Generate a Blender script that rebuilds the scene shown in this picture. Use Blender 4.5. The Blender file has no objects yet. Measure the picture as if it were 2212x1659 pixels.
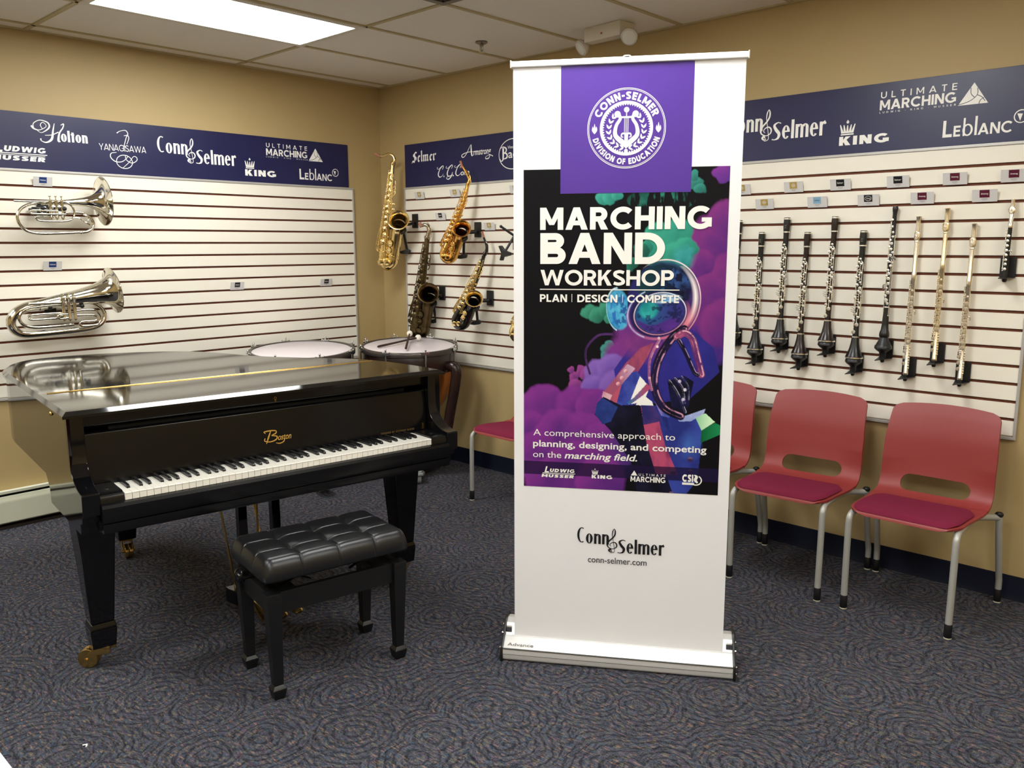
import bpy, bmesh, math, random
import numpy as np
from mathutils import Vector, Matrix, noise as mnoise

random.seed(7)
SC = bpy.context.scene
COL = SC.collection

# ---------------------------------------------------------------- camera
cam_d = bpy.data.cameras.new('camera')
cam_d.sensor_fit = 'HORIZONTAL'; cam_d.sensor_width = 36.0
cam_d.lens = 1806.8 / 2212 * 36.0
cam_d.clip_start = 0.05; cam_d.clip_end = 50
cam = bpy.data.objects.new('camera', cam_d); COL.objects.link(cam)
yaw, pitch, roll = -0.754865, -0.164222, -0.003226
_f = Vector((math.sin(yaw)*math.cos(pitch), math.cos(yaw)*math.cos(pitch), math.sin(pitch)))
_r0 = Vector((math.cos(yaw), -math.sin(yaw), 0)); _u0 = _r0.cross(_f)
_r = math.cos(roll)*_r0 + math.sin(roll)*_u0; _u = -math.sin(roll)*_r0 + math.cos(roll)*_u0
cam.matrix_world = Matrix(((_r.x, _u.x, -_f.x, 5.115), (_r.y, _u.y, -_f.y, -4.0158),
                           (_r.z, _u.z, -_f.z, 1.5344), (0, 0, 0, 1)))
SC.camera = cam

# ---------------------------------------------------------------- world and exposure
W = bpy.data.worlds.new('world'); SC.world = W; W.use_nodes = True
W.node_tree.nodes['Background'].inputs[0].default_value = (0.9, 0.95, 1.0, 1)
W.node_tree.nodes['Background'].inputs[1].default_value = 0.02
SC.view_settings.view_transform = 'Standard'
SC.view_settings.look = 'None'
SC.view_settings.gamma = 1.0
SC.view_settings.use_curve_mapping = False
SC.view_settings.exposure = 0.0
LAMP = 21.0                                   # radiance of the fluorescent diffusers
LAMP_COL = (1.0, 1.015, 1.0)
CEIL = 2.678
ZT = 1.937                                   # top of the slatwall panels
RX, RY = 6.3, -6.2                           # far sides of the room (behind the camera)

# ---------------------------------------------------------------- materials
def lin(h):
    if isinstance(h, str):
        h = h.lstrip('#'); c = [int(h[i:i+2], 16)/255 for i in (0, 2, 4)]
        return tuple(x/12.92 if x <= 0.04045 else ((x+0.055)/1.055)**2.4 for x in c)
    return tuple(h)
MATS = {}
def pm(name, col, rough=0.5, metal=0.0, coat=0.0, var=0.06, scale=30.0, bump=0.0, bscale=200.0, spec=0.5,
       stretch=(1, 1, 1), ior=1.5, rvar=0.04):
    """Principled material whose colour, gloss and relief vary with procedural noise."""
    if name in MATS: return MATS[name]
    m = bpy.data.materials.new(name); m.use_nodes = True
    nt = m.node_tree; b = nt.nodes['Principled BSDF']; L = nt.links
    c = lin(col)
    tc = nt.nodes.new('ShaderNodeTexCoord'); mp = nt.nodes.new('ShaderNodeMapping')
    mp.inputs['Scale'].default_value = stretch
    L.new(tc.outputs['Object'], mp.inputs['Vector'])
    n = nt.nodes.new('ShaderNodeTexNoise'); n.inputs['Scale'].default_value = scale; n.inputs['Detail'].default_value = 4
    L.new(mp.outputs['Vector'], n.inputs['Vector'])
    r = nt.nodes.new('ShaderNodeValToRGB')
    r.color_ramp.elements[0].position = 0.3; r.color_ramp.elements[1].position = 0.7
    r.color_ramp.elements[0].color = (*[x*(1-var) for x in c], 1)
    r.color_ramp.elements[1].color = (*[min(1, x*(1+var)) for x in c], 1)
    L.new(n.outputs['Fac'], r.inputs['Fac']); L.new(r.outputs['Color'], b.inputs['Base Color'])
    mr = nt.nodes.new('ShaderNodeMapRange')
    mr.inputs['To Min'].default_value = max(0.0, rough-rvar); mr.inputs['To Max'].default_value = min(1, rough+rvar)
    L.new(n.outputs['Fac'], mr.inputs['Value']); L.new(mr.outputs['Result'], b.inputs['Roughness'])
    b.inputs['Metallic'].default_value = metal
    b.inputs['Coat Weight'].default_value = coat; b.inputs['Coat Roughness'].default_value = 0.03
    b.inputs['IOR'].default_value = ior
    b.inputs['Specular IOR Level'].default_value = spec
    if bump:
        n2 = nt.nodes.new('ShaderNodeTexNoise'); n2.inputs['Scale'].default_value = bscale; n2.inputs['Detail'].default_value = 3
        L.new(tc.outputs['Object'], n2.inputs['Vector'])
        bp = nt.nodes.new('ShaderNodeBump'); bp.inputs['Strength'].default_value = bump; bp.inputs['Distance'].default_value = 0.002
        L.new(n2.outputs['Fac'], bp.inputs['Height']); L.new(bp.outputs['Normal'], b.inputs['Normal'])
    MATS[name] = m
    return m

def emit_mat(name, col, strength):
    m = bpy.data.materials.new(name); m.use_nodes = True
    nt = m.node_tree; b = nt.nodes['Principled BSDF']
    tc = nt.nodes.new('ShaderNodeTexCoord'); v = nt.nodes.new('ShaderNodeTexVoronoi'); v.inputs['Scale'].default_value = 80
    nt.links.new(tc.outputs['Object'], v.inputs['Vector'])
    mr = nt.nodes.new('ShaderNodeMapRange'); mr.inputs['To Min'].default_value = 0.96*strength; mr.inputs['To Max'].default_value = 1.04*strength
    nt.links.new(v.outputs['Distance'], mr.inputs['Value']); nt.links.new(mr.outputs['Result'], b.inputs['Emission Strength'])
    b.inputs['Base Color'].default_value = (0.9, 0.9, 0.88, 1)
    b.inputs['Emission Color'].default_value = (*col, 1)
    return m

# ---------------------------------------------------------------- mesh builder
class MB:
    def __init__(s): s.v = []; s.f = []; s.mi = []; s.cur = 0
    def add(s, vs, fs, M=None):
        o = len(s.v)
        s.v += [tuple(M @ Vector(p)) if M is not None else tuple(p) for p in vs]
        s.f += [tuple(i+o for i in f) for f in fs]; s.mi += [s.cur]*len(fs)
        return s
    def box(s, a, b, M=None):
        (x0, x1), (y0, y1), (z0, z1) = [sorted(t) for t in zip(a, b)]
        vs = [(x0,y0,z0),(x1,y0,z0),(x1,y1,z0),(x0,y1,z0),(x0,y0,z1),(x1,y0,z1),(x1,y1,z1),(x0,y1,z1)]
        return s.add(vs, [(3,2,1,0),(4,5,6,7),(0,1,5,4),(1,2,6,5),(2,3,7,6),(3,0,4,7)], M)
    def frustum(s, c0, hx0, hy0, c1, hx1, hy1, M=None):
        x, y, z = c0; X, Y, Z = c1
        vs = [(x-hx0,y-hy0,z),(x+hx0,y-hy0,z),(x+hx0,y+hy0,z),(x-hx0,y+hy0,z),(X-hx1,Y-hy1,Z),(X+hx1,Y-hy1,Z),(X+hx1,Y+hy1,Z),(X-hx1,Y+hy1,Z)]
        return s.add(vs, [(3,2,1,0),(4,5,6,7),(0,1,5,4),(1,2,6,5),(2,3,7,6),(3,0,4,7)], M)
    def tube(s, path, rad, n=12, cap=True, M=None, closed=False, flat=1.0, up=None):
        P = [Vector(p) for p in path]; N = len(P)
        R = [rad]*N if isinstance(rad, (int, float)) else list(rad)
        T = []
        for i in range(N):
            a = P[(i-1) % N] if (i > 0 or closed) else P[i]; b = P[(i+1) % N] if (i < N-1 or closed) else P[i]
            t = (b-a); T.append(t.normalized() if t.length > 1e-9 else Vector((0, 0, 1)))
        u = Vector(up) if up else (Vector((0, 0, 1)) if abs(T[0].z) < 0.9 else Vector((1, 0, 0)))
        u = (u - T[0]*u.dot(T[0])).normalized()
        vs = []; fs = []
        for i in range(N):
            u = (u - T[i]*u.dot(T[i])); u = u.normalized() if u.length > 1e-9 else Vector((1, 0, 0))
            w = T[i].cross(u)
            for k in range(n):
                a = 2*math.pi*k/n
                vs.append(P[i] + (u*math.cos(a)*flat + w*math.sin(a))*R[i])
        for i in range(N if closed else N-1):
            for k in range(n):
                a, b = i*n+k, i*n+(k+1) % n; j = (i+1) % N
                fs.append((a, b, j*n+(k+1) % n, j*n+k))
        if cap and not closed:
            fs.append(tuple(reversed(range(n)))); fs.append(tuple(range((N-1)*n, N*n)))
        return s.add(vs, fs, M)
    def lathe(s, prof, n=24, M=None, cap=False):
        vs = []; fs = []
        for r, z in prof:
            for k in range(n):
                a = 2*math.pi*k/n; vs.append((r*math.cos(a), r*math.sin(a), z))
        for i in range(len(prof)-1):
            for k in range(n):
                a, b = i*n+k, i*n+(k+1) % n
                fs.append((a, b, b+n, a+n))
        if cap:
            fs.append(tuple(reversed(range(n)))); fs.append(tuple(range((len(prof)-1)*n, len(prof)*n)))
        return s.add(vs, fs, M)
    def ball(s, c, r, n=12, M=None, sq=(1, 1, 1)):
        vs = []; fs = []; m = max(4, n//2)
        for i in range(m+1):
            t = math.pi*i/m
            for k in range(n):
                a = 2*math.pi*k/n
                vs.append((c[0]+r*sq[0]*math.sin(t)*math.cos(a), c[1]+r*sq[1]*math.sin(t)*math.sin(a), c[2]-r*sq[2]*math.cos(t)))
        for i in range(m):
            for k in range(n):
                a, b = i*n+k, i*n+(k+1) % n
                fs.append((a, b, b+n, a+n))
        return s.add(vs, fs, M)
    def prism(s, poly, h0, h1, axes='xyz', M=None):
        """polygon in the first two axes, extruded from h0 to h1 along the third"""
        ix = ['xyz'.index(c) for c in axes]
        def mk(p, h):
            q = [0, 0, 0]; q[ix[0]] = p[0]; q[ix[1]] = p[1]; q[ix[2]] = h; return tuple(q)
        n = len(poly); vs = [mk(p, h0) for p in poly] + [mk(p, h1) for p in poly]
        fs = [tuple(reversed(range(n))), tuple(range(n, 2*n))] + [(i, (i+1) % n, n+(i+1) % n, n+i) for i in range(n)]
        return s.add(vs, fs, M)
    def grid(s, fn, nu, nv, M=None, keep=None):
        vs = [fn(i/nu, j/nv) for j in range(nv+1) for i in range(nu+1)]; fs = []
        for j in range(nv):
            for i in range(nu):
                a = j*(nu+1)+i
                if keep is None or keep((i+.5)/nu, (j+.5)/nv): fs.append((a, a+1, a+nu+2, a+nu+1))
        return s.add(vs, fs, M)
    def build(s, name, mat=None, parent=None, smooth=True, bevel=0, segs=2, ang=40, solid=0, loc=None, rot=None, recalc=True, wn=False):
        me = bpy.data.meshes.new(name)
        bm = bmesh.new()
        bv = [bm.verts.new(p) for p in s.v]
        for f, mi in zip(s.f, s.mi):
            try:
                q = bm.faces.new([bv[i] for i in f]); q.material_index = mi
            except ValueError: pass
        if solid:
            bmesh.ops.recalc_face_normals(bm, faces=bm.faces)
            bmesh.ops.solidify(bm, geom=bm.faces[:], thickness=solid)
        if recalc: bmesh.ops.recalc_face_normals(bm, faces=bm.faces)
        if bevel:
            es = [e for e in bm.edges if len(e.link_faces) == 2 and e.calc_face_angle(0) > math.radians(30)]
            bmesh.ops.bevel(bm, geom=es, offset=bevel, segments=segs, profile=0.5, affect='EDGES', clamp_overlap=True)
        bm.to_mesh(me); bm.free()
        for m in (mat if isinstance(mat, (list, tuple)) else [mat]):
            if m: me.materials.append(m)
        if smooth:
            me.polygons.foreach_set('use_smooth', [True]*len(me.polygons))
            me.set_sharp_from_angle(angle=math.radians(ang))
        o = bpy.data.objects.new(name, me); COL.objects.link(o)
        if bevel or wn:
            w = o.modifiers.new('weighted_normal', 'WEIGHTED_NORMAL'); w.keep_sharp = True; w.weight = 100
        if parent: o.parent = parent
        if loc: o.location = loc
        if rot: o.rotation_euler = rot
        return o

def tag(o, label, cat, group=None, kind=None):
    o['label'] = label; o['category'] = cat
    if group: o['group'] = group
    if kind: o['kind'] = kind
    return o
def thing(name, label, cat, loc=(0, 0, 0), rotz=0.0, group=None, rot=None):
    o = bpy.data.objects.new(name, None); COL.objects.link(o)
    o.empty_display_size = 0.1
    o.location = loc; o.rotation_euler = rot if rot else (0, 0, rotz)
    return tag(o, label, cat, group)
def struct(o):
    o['kind'] = 'structure'; return o
def dup(root, loc, rot=None, label=None):
    """copy of a thing with copies of its parts and sub-parts"""
    r = root.copy(); COL.objects.link(r); r.location = loc
    if rot is not None: r.rotation_euler = rot
    if label: r['label'] = label
    for ch in list(root.children):
        c = ch.copy(); COL.objects.link(c); c.parent = r
        for g in list(ch.children):
            d = g.copy(); COL.objects.link(d); d.parent = c
    return r
def lerp(a, b, t): return a+(b-a)*t
def smooth_path(pts, k=6, closed=False):
    """Catmull-Rom through points of any dimension"""
    P = [tuple(p) for p in pts]; n = len(P); out = []
    rng = range(n if closed else n-1)
    for i in rng:
        p0 = P[(i-1) % n] if (i > 0 or closed) else P[0]; p1 = P[i]; p2 = P[(i+1) % n]
        p3 = P[(i+2) % n] if (i < n-2 or closed) else P[-1]
        for j in range(k):
            t = j/k
            out.append(tuple(0.5*((2*b)+(-a+c)*t+(2*a-5*b+4*c-d)*t*t+(-a+3*b-3*c+d)*t**3) for a, b, c, d in zip(p0, p1, p2, p3)))
    if not closed: out.append(P[-1])
    return out
def RM(ax, a): return Matrix.Rotation(a, 4, ax)
def TM(*p): return Matrix.Translation(p)
def axisM(p, d):
    """matrix that moves the local z axis to direction d at point p"""
    d = Vector(d).normalized()
    return Matrix.Translation(p) @ d.to_track_quat('Z', 'Y').to_matrix().to_4x4()
# ---------------------------------------------------------------- lettering
_tc = {}
def font_mesh(txt, bold=0.0, shear=0.0, sp=1.0):
    k = (txt, bold, shear, sp)
    if k not in _tc:
        c = bpy.data.curves.new('t', 'FONT'); c.body = txt; c.offset = bold; c.shear = shear; c.space_character = sp
        c.resolution_u = 4
        o = bpy.data.objects.new('t', c); COL.objects.link(o)
        dg = bpy.context.evaluated_depsgraph_get(); dg.update()
        me = o.evaluated_get(dg).to_mesh()
        vs = [(v.co.x, v.co.y) for v in me.vertices]; fs = [tuple(p.vertices) for p in me.polygons]
        o.evaluated_get(dg).to_mesh_clear()
        bpy.data.objects.remove(o); bpy.data.curves.remove(c)
        _tc[k] = (vs, fs)
    return _tc[k]

def rect(a, b, c, d): return [(a, b), (c, b), (c, d), (a, d)]
def arcp(cx, cz, rx, rz, a0, a1, n=20):
    return [(cx+rx*math.cos(math.radians(lerp(a0, a1, i/n))), cz+rz*math.sin(math.radians(lerp(a0, a1, i/n)))) for i in range(n+1)]
def glyph(ch, p):
    """geometric sans capital with pen width p and cap height 1: (width, polygons, strokes)"""
    h = p/2; P = []; S = []
    if ch == 'I': w = p; P = [rect(0, 0, p, 1)]
    elif ch == 'L': w = .56; P = [rect(0, 0, p, 1), rect(p, 0, w, p)]
    elif ch == 'T': w = .66; P = [rect(0, 1-p, w, 1), rect(w/2-h, 0, w/2+h, 1-p)]
    elif ch in 'EF':
        w = .60; P = [rect(0, 0, p, 1), rect(p, 1-p, w, 1), rect(p, .5-h+.02, w-.04, .5+h+.02)]
        if ch == 'E': P.append(rect(p, 0, w, p))
    elif ch == 'H': w = .78; P = [rect(0, 0, p, 1), rect(w-p, 0, w, 1), rect(p, .5-h, w-p, .5+h)]
    elif ch == 'N': w = .80; P = [rect(0, 0, p, 1), rect(w-p, 0, w, 1), [(0, 1), (p*1.15, 1), (w, 0), (w-p*1.15, 0)]]
    elif ch == 'M':
        w = .96; q = p*.62; m = w/2
        P = [rect(0, 0, p, 1), rect(w-p, 0, w, 1), [(0, 1), (p*1.1, 1), (m+q*.7, .22), (m-q*.7, .22)], [(w, 1), (w-p*1.1, 1), (m-q*.7, .22), (m+q*.7, .22)]]
    elif ch in 'AV':
        w = .92; m = w/2; q = p*.56
        P = [[(0, 0), (p*1.12, 0), (m+q, 1), (m-q, 1)], [(w, 0), (w-p*1.12, 0), (m-q, 1), (m+q, 1)]]
        if ch == 'A': P.append(rect(w*.24, .2, w*.76, .2+p*.9))
        else: P = [[(x, 1-z) for x, z in q_] for q_ in P]
    elif ch == 'W':
        w = 1.34; q = p*.52; a = w*.27
        for s_ in (0, 1):
            f = (lambda x: x) if not s_ else (lambda x: w-x)
            P += [[(f(0), 1), (f(p*1.08), 1), (f(a+q), 0), (f(a-q), 0)], [(f(a-q), 0), (f(a+q), 0), (f(w/2+q*.8), 1), (f(w/2-q*.8), 1)]]
    elif ch == 'K':
        w = .78; P = [rect(0, 0, p, 1), [(w-p*1.3, 1), (w-.02, 1), (p+.02, .36), (p-.02, .36+p*.0), (p, .5)][:4] , [(w-p*1.28, 0), (w, 0), (.36+p*.5, .64), (.36-p*.4, .54)]]
        P[1] = [(w-p*1.32, 1), (w-.02, 1), (p, .30), (p, .30+p*1.15)]
    elif ch == 'Y':
        w = .84; m = w/2; P = [rect(m-h, 0, m+h, .45), [(0, 1), (p*1.15, 1), (m+h, .42), (m-h, .42)], [(w, 1), (w-p*1.15, 1), (m-h, .42), (m+h, .42)]]
    elif ch == 'D': w = .84; r = .5-h; S = [[(p, 1-h), (w-.5, 1-h)] + arcp(w-.5, .5, r, r, 90, -90)[1:-1] + [(w-.5, h), (p, h)]]; P = [rect(0, 0, p, 1)]
    elif ch in 'PR':
        w = .70; zb = .36; c = (1+zb)/2; r = (1-zb)/2-h
        S = [[(p, 1-h), (w-r-h, 1-h)] + arcp(w-r-h, c, r, r, 90, -90)[1:-1] + [(w-r-h, zb+h), (p, zb+h)]]; P = [rect(0, 0, p, 1)]
        if ch == 'R': w = .74; P.append([(w-p*1.25, 0), (w, 0), (.42+p*.55, .40), (.42-p*.55, .40)])
    elif ch == 'B':
        w = .74; c1 = .76; r1 = .24-h+.015; c2 = .265; r2 = .265-h+.01; P = [rect(0, 0, p, 1)]
        S = [[(p, 1-h), (w-.05-r1-h, 1-h)] + arcp(w-.05-r1-h, 1-h-r1, r1, r1, 90, -90)[1:-1] + [(p, 1-h-2*r1)],
             [(p, h+2*r2), (w-r2-h, h+2*r2)] + arcp(w-r2-h, h+r2, r2, r2, 90, -90)[1:-1] + [(p, h)]]
    elif ch in 'OQ': w = 1.02; S = [arcp(w/2, .5, w/2-h, .51-h, 0, 360, 40)]
    elif ch == 'C': w = .90; S = [arcp(.51, .5, .51-h, .51-h, 44, 316, 30)]
    elif ch == 'G': w = .98; S = [arcp(.51, .5, .51-h, .51-h, 46, 318, 30)]; P = [rect(w-p*1.02, .10, w-.03, .5), rect(.56, .5-p*.8, w-.03, .5)]
    elif ch == 'U': w = .78; r = w/2-h; S = [[(h, 1), (h, r+h)] + arcp(w/2, r+h, r, r, 180, 360)[1:-1] + [(w-h, r+h), (w-h, 1)]]
    elif ch == 'S':
        w = .68; S = [smooth_path([(w-.07, .83), (w*.55, 1-h), (h+.04, .86-h*.3), (h+.03, .66), (w*.5, .51), (w-h-.03, .36), (w-h-.03, .15+h*.3), (w*.45, h), (.05, .17)], 6)]
    elif ch == '-': w = .38; P = [rect(0, .36, w, .36+p)]
    elif ch == '.': w = p; P = [rect(0, 0, p, p)]
    elif ch == '*': w = .2; P = [arcp(.1, .45, .1, .1, 0, 330, 11)]
    else: w = .34
    return w, P, S

class Ink(MB):
    """flat print in the local xz plane, at depth y"""
    def __init__(s, y=0.0): super().__init__(); s.y = y; s.n = 0
    def add(s, vs, fs, M=None):
        """each stroke lies a hair above the one before, so that crossings never coincide"""
        s.n += 1; d = 5e-5*(s.n % 9)
        return super().add([(x, y-d, z) for x, y, z in vs], fs, M)
    def poly(s, pts): return s.add([(x, s.y, z) for x, z in pts], [tuple(range(len(pts)))])
    def stroke(s, pts, w=None, closed=False, nib=None):
        P = [tuple(p) for p in pts]; n = len(P)
        if closed and math.dist(P[0][:2], P[-1][:2]) < 1e-6: P = P[:-1]; n -= 1
        vs = []
        for i in range(n):
            a = P[(i-1) % n] if (i > 0 or closed) else None; b = P[(i+1) % n] if (i < n-1 or closed) else None
            p = P[i]; ww = (p[2] if len(p) > 2 else (w or 0))/2
            if nib: nx, nz = nib; vs += [(p[0]+nx, s.y, p[1]+nz), (p[0]-nx, s.y, p[1]-nz)]; continue
            d = []
            if a: v = Vector((p[0]-a[0], p[1]-a[1])); d.append(v.normalized() if v.length > 1e-9 else Vector((1, 0)))
            if b: v = Vector((b[0]-p[0], b[1]-p[1])); d.append(v.normalized() if v.length > 1e-9 else Vector((1, 0)))
            t = sum(d, Vector((0, 0))); t = t.normalized() if t.length > 1e-6 else d[0]
            c = max(0.5, t.dot(d[0]))
            nx, nz = -t.y*ww/c, t.x*ww/c
            vs += [(p[0]+nx, s.y, p[1]+nz), (p[0]-nx, s.y, p[1]-nz)]
        fs = [(2*i, 2*i+1, 2*((i+1) % n)+1, 2*((i+1) % n)) for i in range(n if closed else n-1)]
        if n > 8 and not closed: vs = [(x, y-3e-4*(j//2)/n, z) for j, (x, y, z) in enumerate(vs)]
        return s.add(vs, fs)
    def curve(s, pts, w=None, k=6, closed=False): return s.stroke(smooth_path(pts, k, closed), w, closed)
    def ring(s, cx, cz, rx, rz, T, t, a0=0, a1=360, n=28):
        """oval stroke with sides T and top/bottom t"""
        vs = []
        for i in range(n+1):
            a = math.radians(lerp(a0, a1, i/n)); c, q = math.cos(a), math.sin(a)
            vs += [(cx+rx*c, s.y, cz+rz*q), (cx+(rx-T)*c, s.y, cz+(rz-t)*q)]
        return s.add(vs, [(2*i, 2*i+1, 2*i+3, 2*i+2) for i in range(n)])
    def caps(s, txt, x, z, H, p=.2, gap=.12, sx=1.0, slant=0.0, width=None, fn=None):
        """capitals; width fits the word to a given length"""
        W_ = 0; gl = []
        for ch in txt:
            g = glyph(ch, p/sx if sx != 1 and ch != ' ' else p); gl.append((W_, g)); W_ += g[0]+gap
        W_ -= gap
        if width: sx = width/(W_*H)
        for x0, (w, P, S) in gl:
            f = (lambda q: (x+(x0+q[0])*H*sx+slant*q[1]*H, z+q[1]*H)) if fn is None else (lambda q: fn(x0+w/2, W_, q[0]-w/2, q[1]))
            for q in P: s.poly([f(t) for t in q])
            for q in S:
                # expand in glyph space so that pen width follows the scaling
                k = Ink(); k.stroke(q, p, closed=(math.dist(q[0], q[-1]) < 1e-6))
                o = len(s.v); vv = [f((v[0], v[2])) for v in k.v]
                s.add([(a, s.y+w_[1], b) for (a, b), w_ in zip(vv, k.v)], k.f)
        return W_*H*sx
    def type(s, txt, x, z, size, bold=0.0, shear=0.0, width=None, sx=1.0, sp=1.0):
        vs, fs = font_mesh(txt, bold, shear, sp)
        if width: sx = width/((max(v[0] for v in vs)-min(v[0] for v in vs))*size)
        x0 = min(v[0] for v in vs)
        return s.add([(x+(a-x0)*size*sx, s.y, z+b*size) for a, b in vs], fs)
    def deco(s, txt, x, z, xh, asc, T, t, wd, gap):
        """condensed poster lettering with heavy stems and hairline joins; returns end x"""
        for ch in txt:
            w = wd
            if ch == 'o': s.ring(x+w/2, z+xh/2, w/2, xh/2, T, t)
            elif ch == 'e':
                s.ring(x+w/2, z+xh/2, w/2, xh/2, T, t, 0, 318); s.poly(rect(x+T*.6, z+xh*.5, x+w-T*.3, z+xh*.5+t*1.4))
            elif ch in 'nmr':
                if ch == 'r': w = wd*.72
                s.poly(rect(x, z, x+T, z+xh))
                if ch == 'r':
                    s.stroke([(x+T*.8, z+xh*.72, t), (x+T*1.2, z+xh*.92, t*1.5), (x+w*.8, z+xh*.96, T*.8), (x+w, z+xh*.82, T*.7)])
                else:
                    for k in range(1 if ch == 'n' else 2):
                        xx = x+k*(w-T); s.ring(xx+w/2+T*.2, z+xh-w*.42, w/2-T*.2, w*.42, T, t, 0, 165, 14)
                        s.poly(rect(xx+w-T, z, xx+w, z+xh-w*.42))
                    if ch == 'm': w = 2*w-T
            elif ch == 'l': w = T; s.poly(rect(x, z, x+T, z+asc))
            elif ch == 't': w = wd*.62; s.poly(rect(x+w*.2, z, x+w*.2+T, z+asc*.88)); s.poly(rect(x, z+xh-t*1.6, x+w, z+xh))
            elif ch == 'C': w = wd*1.1; s.ring(x+w*.62, z+asc/2, w*.62, asc/2, T, t, 62, 298)
            elif ch == 'S':
                w = wd*.95; A = asc
                s.curve([(x+w*.98, z+A*.93, t), (x+w*.62, z+A*.99, t), (x+w*.2, z+A*.84, T*.8), (x+w*.42, z+A*.58, T*1.05), (x+w*.78, z+A*.34, T*1.05), (x+w*.68, z+A*.10, T*.8), (x+w*.3, z+A*.01, t), (x-w*.05, z+A*.04, t)])
            x += w+gap
        return x-gap
    def clef(s, x, z, h):
        """treble clef, centre x, bottom z, height h"""
        w = h*.19
        q = [(.05, .06, .05), (-.35, .04, .07), (-.62, .10, .14), (-.35, .155, .10), (-.1, .08, .05)]
        s.curve([(x+a*w, z+b*h, c*h*.55) for a, b, c in q])
        q = [(-.3, .0, .04), (.25, .02, .05), (.5, .12, .05), (.1, .62, .05), (.0, .74, .07), (.12, .90, .09), (.42, .995, .05), (.62, .90, .12), (.55, .76, .13), (.1, .62, .13), (-.6, .49, .13), (-1.0, .36, .15), (-.8, .235, .10), (.1, .17, .06), (.85, .24, .10), (.95, .36, .12), (.5, .44, .10), (-.15, .41, .07), (-.45, .33, .06), (-.2, .27, .05)]
        s.curve([(x+a*w, z+b*h, c*h*.42) for a, b, c in q])

def logo_conn(k, x=-1.692, z=2.043, s=1.0):
    """two words stepped down across a treble clef; total width .472*s"""
    k.deco('C', x, z+.053*s, .062*s, .094*s, .013*s, .005*s, .040*s, 0)
    k.deco('onn', x+.052*s, z+.05*s, .062*s, .09*s, .0145*s, .005*s, .040*s, .008*s)
    k.clef(x+.207*s, z, .149*s)
    k.deco('S', x+.242*s, z+.0015*s, .064*s, .082*s, .0145*s, .005*s, .046*s, 0)
    k.deco('elmer', x+.292*s, z+.002*s, .064*s, .088*s, .0145*s, .005*s, .040*s, .007*s)
def logo_king(k, x=-1.121, z=1.990, s=1.0):
    k.caps('KING', x, z, .040*s, .27, .16, width=.228*s)
    k.poly(rect(x+.006*s, z+.046*s, x+.066*s, z+.052*s))
    for i in range(5):
        a = (i-2)/2; c = x+.036*s+a*.022*s; t = x+.036*s+a*.034*s; hh = z+(.090+.004*abs(a))*s
        k.poly([(c-.0065*s, z+.055*s), (c+.0065*s, z+.055*s), (t+.002*s, hh), (t-.002*s, hh)])
    k.curve([(x+.036*s, z+.098*s, .002*s), (x+.033*s, z+.104*s, .006*s), (x+.036*s, z+.114*s, .001*s)])
    k.curve([(x+.0365*s, z+.098*s, .002*s), (x+.040*s, z+.104*s, .005*s), (x+.037*s, z+.112*s, .001*s)])
def tri_logo(k, x, z, w, h):
    k.poly([(x, z), (x+w, z), (x+w*.5, z+h)])
def tri_cuts(k, x, z, w, h, t):
    k.curve([(x, z+h*.03, t), (x+w*.38, z+h*.16, t), (x+w*.62, z+h*.42, t), (x+w*.62, z+h*.74, t)])
    k.curve([(x+w*.40, z+h*.78, t), (x+w*.42, z+h*.5, t), (x+w*.55, z+h*.3, t)])
    k.curve([(x+w*.70, z, t), (x+w*.74, z+h*.16, t), (x+w*.86, z+h*.27, t)])
    k.curve([(x+w*.62, z+h*.42, t), (x+w*.78, z+h*.3, t), (x+w*.9, z+h*.1, t)])
def logo_um(k, x=-.961, z=2.131, s=1.0, small=True):
    k.caps('ULTIMATE', x+.002*s, z+.051*s, .028*s, .15, .62, width=.316*s)
    k.caps('MARCHING', x, z, .043*s, .20, .09, width=.318*s)
    if small: k.caps('LUDWIG * KING * MUSSER', x, z-.014*s, .008*s, .14, .9, width=.318*s)
    tri_logo(k, x+.326*s, z-.016*s, .116*s, .088*s)
def logo_leblanc(k, x=-.712, z=1.988, s=1.0):
    p = .15
    k.caps('L', x, z, .070*s, .17, sx=.95); k.caps('E', x+.043*s, z, .045*s, .19)
    k.poly(rect(x+.080*s, z, x+.088*s, z+.074*s)); k.ring(x+.098*s, z+.024*s, .020*s, .025*s, .008*s, .006*s)
    k.poly(rect(x+.125*s, z, x+.134*s, z+.078*s))
    k.caps('ANC', x+.138*s, z, .046*s, .18, .1, width=.128*s)
    k.ring(x+.295*s, z+.060*s, .027*s, .027*s, .004*s, .004*s)
    k.poly([(x+.280*s, z+.072*s), (x+.300*s, z+.070*s), (x+.292*s, z+.042*s)])
def logo_ludwig(k, x=-2.545, z=1.993, s=1.0):
    k.caps('L', x-.02*s, z+.040*s, .052*s, .24, sx=1.2, slant=.25)
    k.caps('UDWIG', x+.022*s, z+.0455*s, .029*s, .27, .16, slant=.25, width=.205*s)
    k.stroke([(x-.035*s, z+.037*s), (x+.235*s, z+.037*s)], .0045*s); k.stroke([(x-.04*s, z+.0285*s), (x+.225*s, z+.0285*s)], .003*s)
    k.caps('MUSSER', x-.045*s, z, .024*s, .27, .16, slant=.22, width=.267*s)
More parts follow.
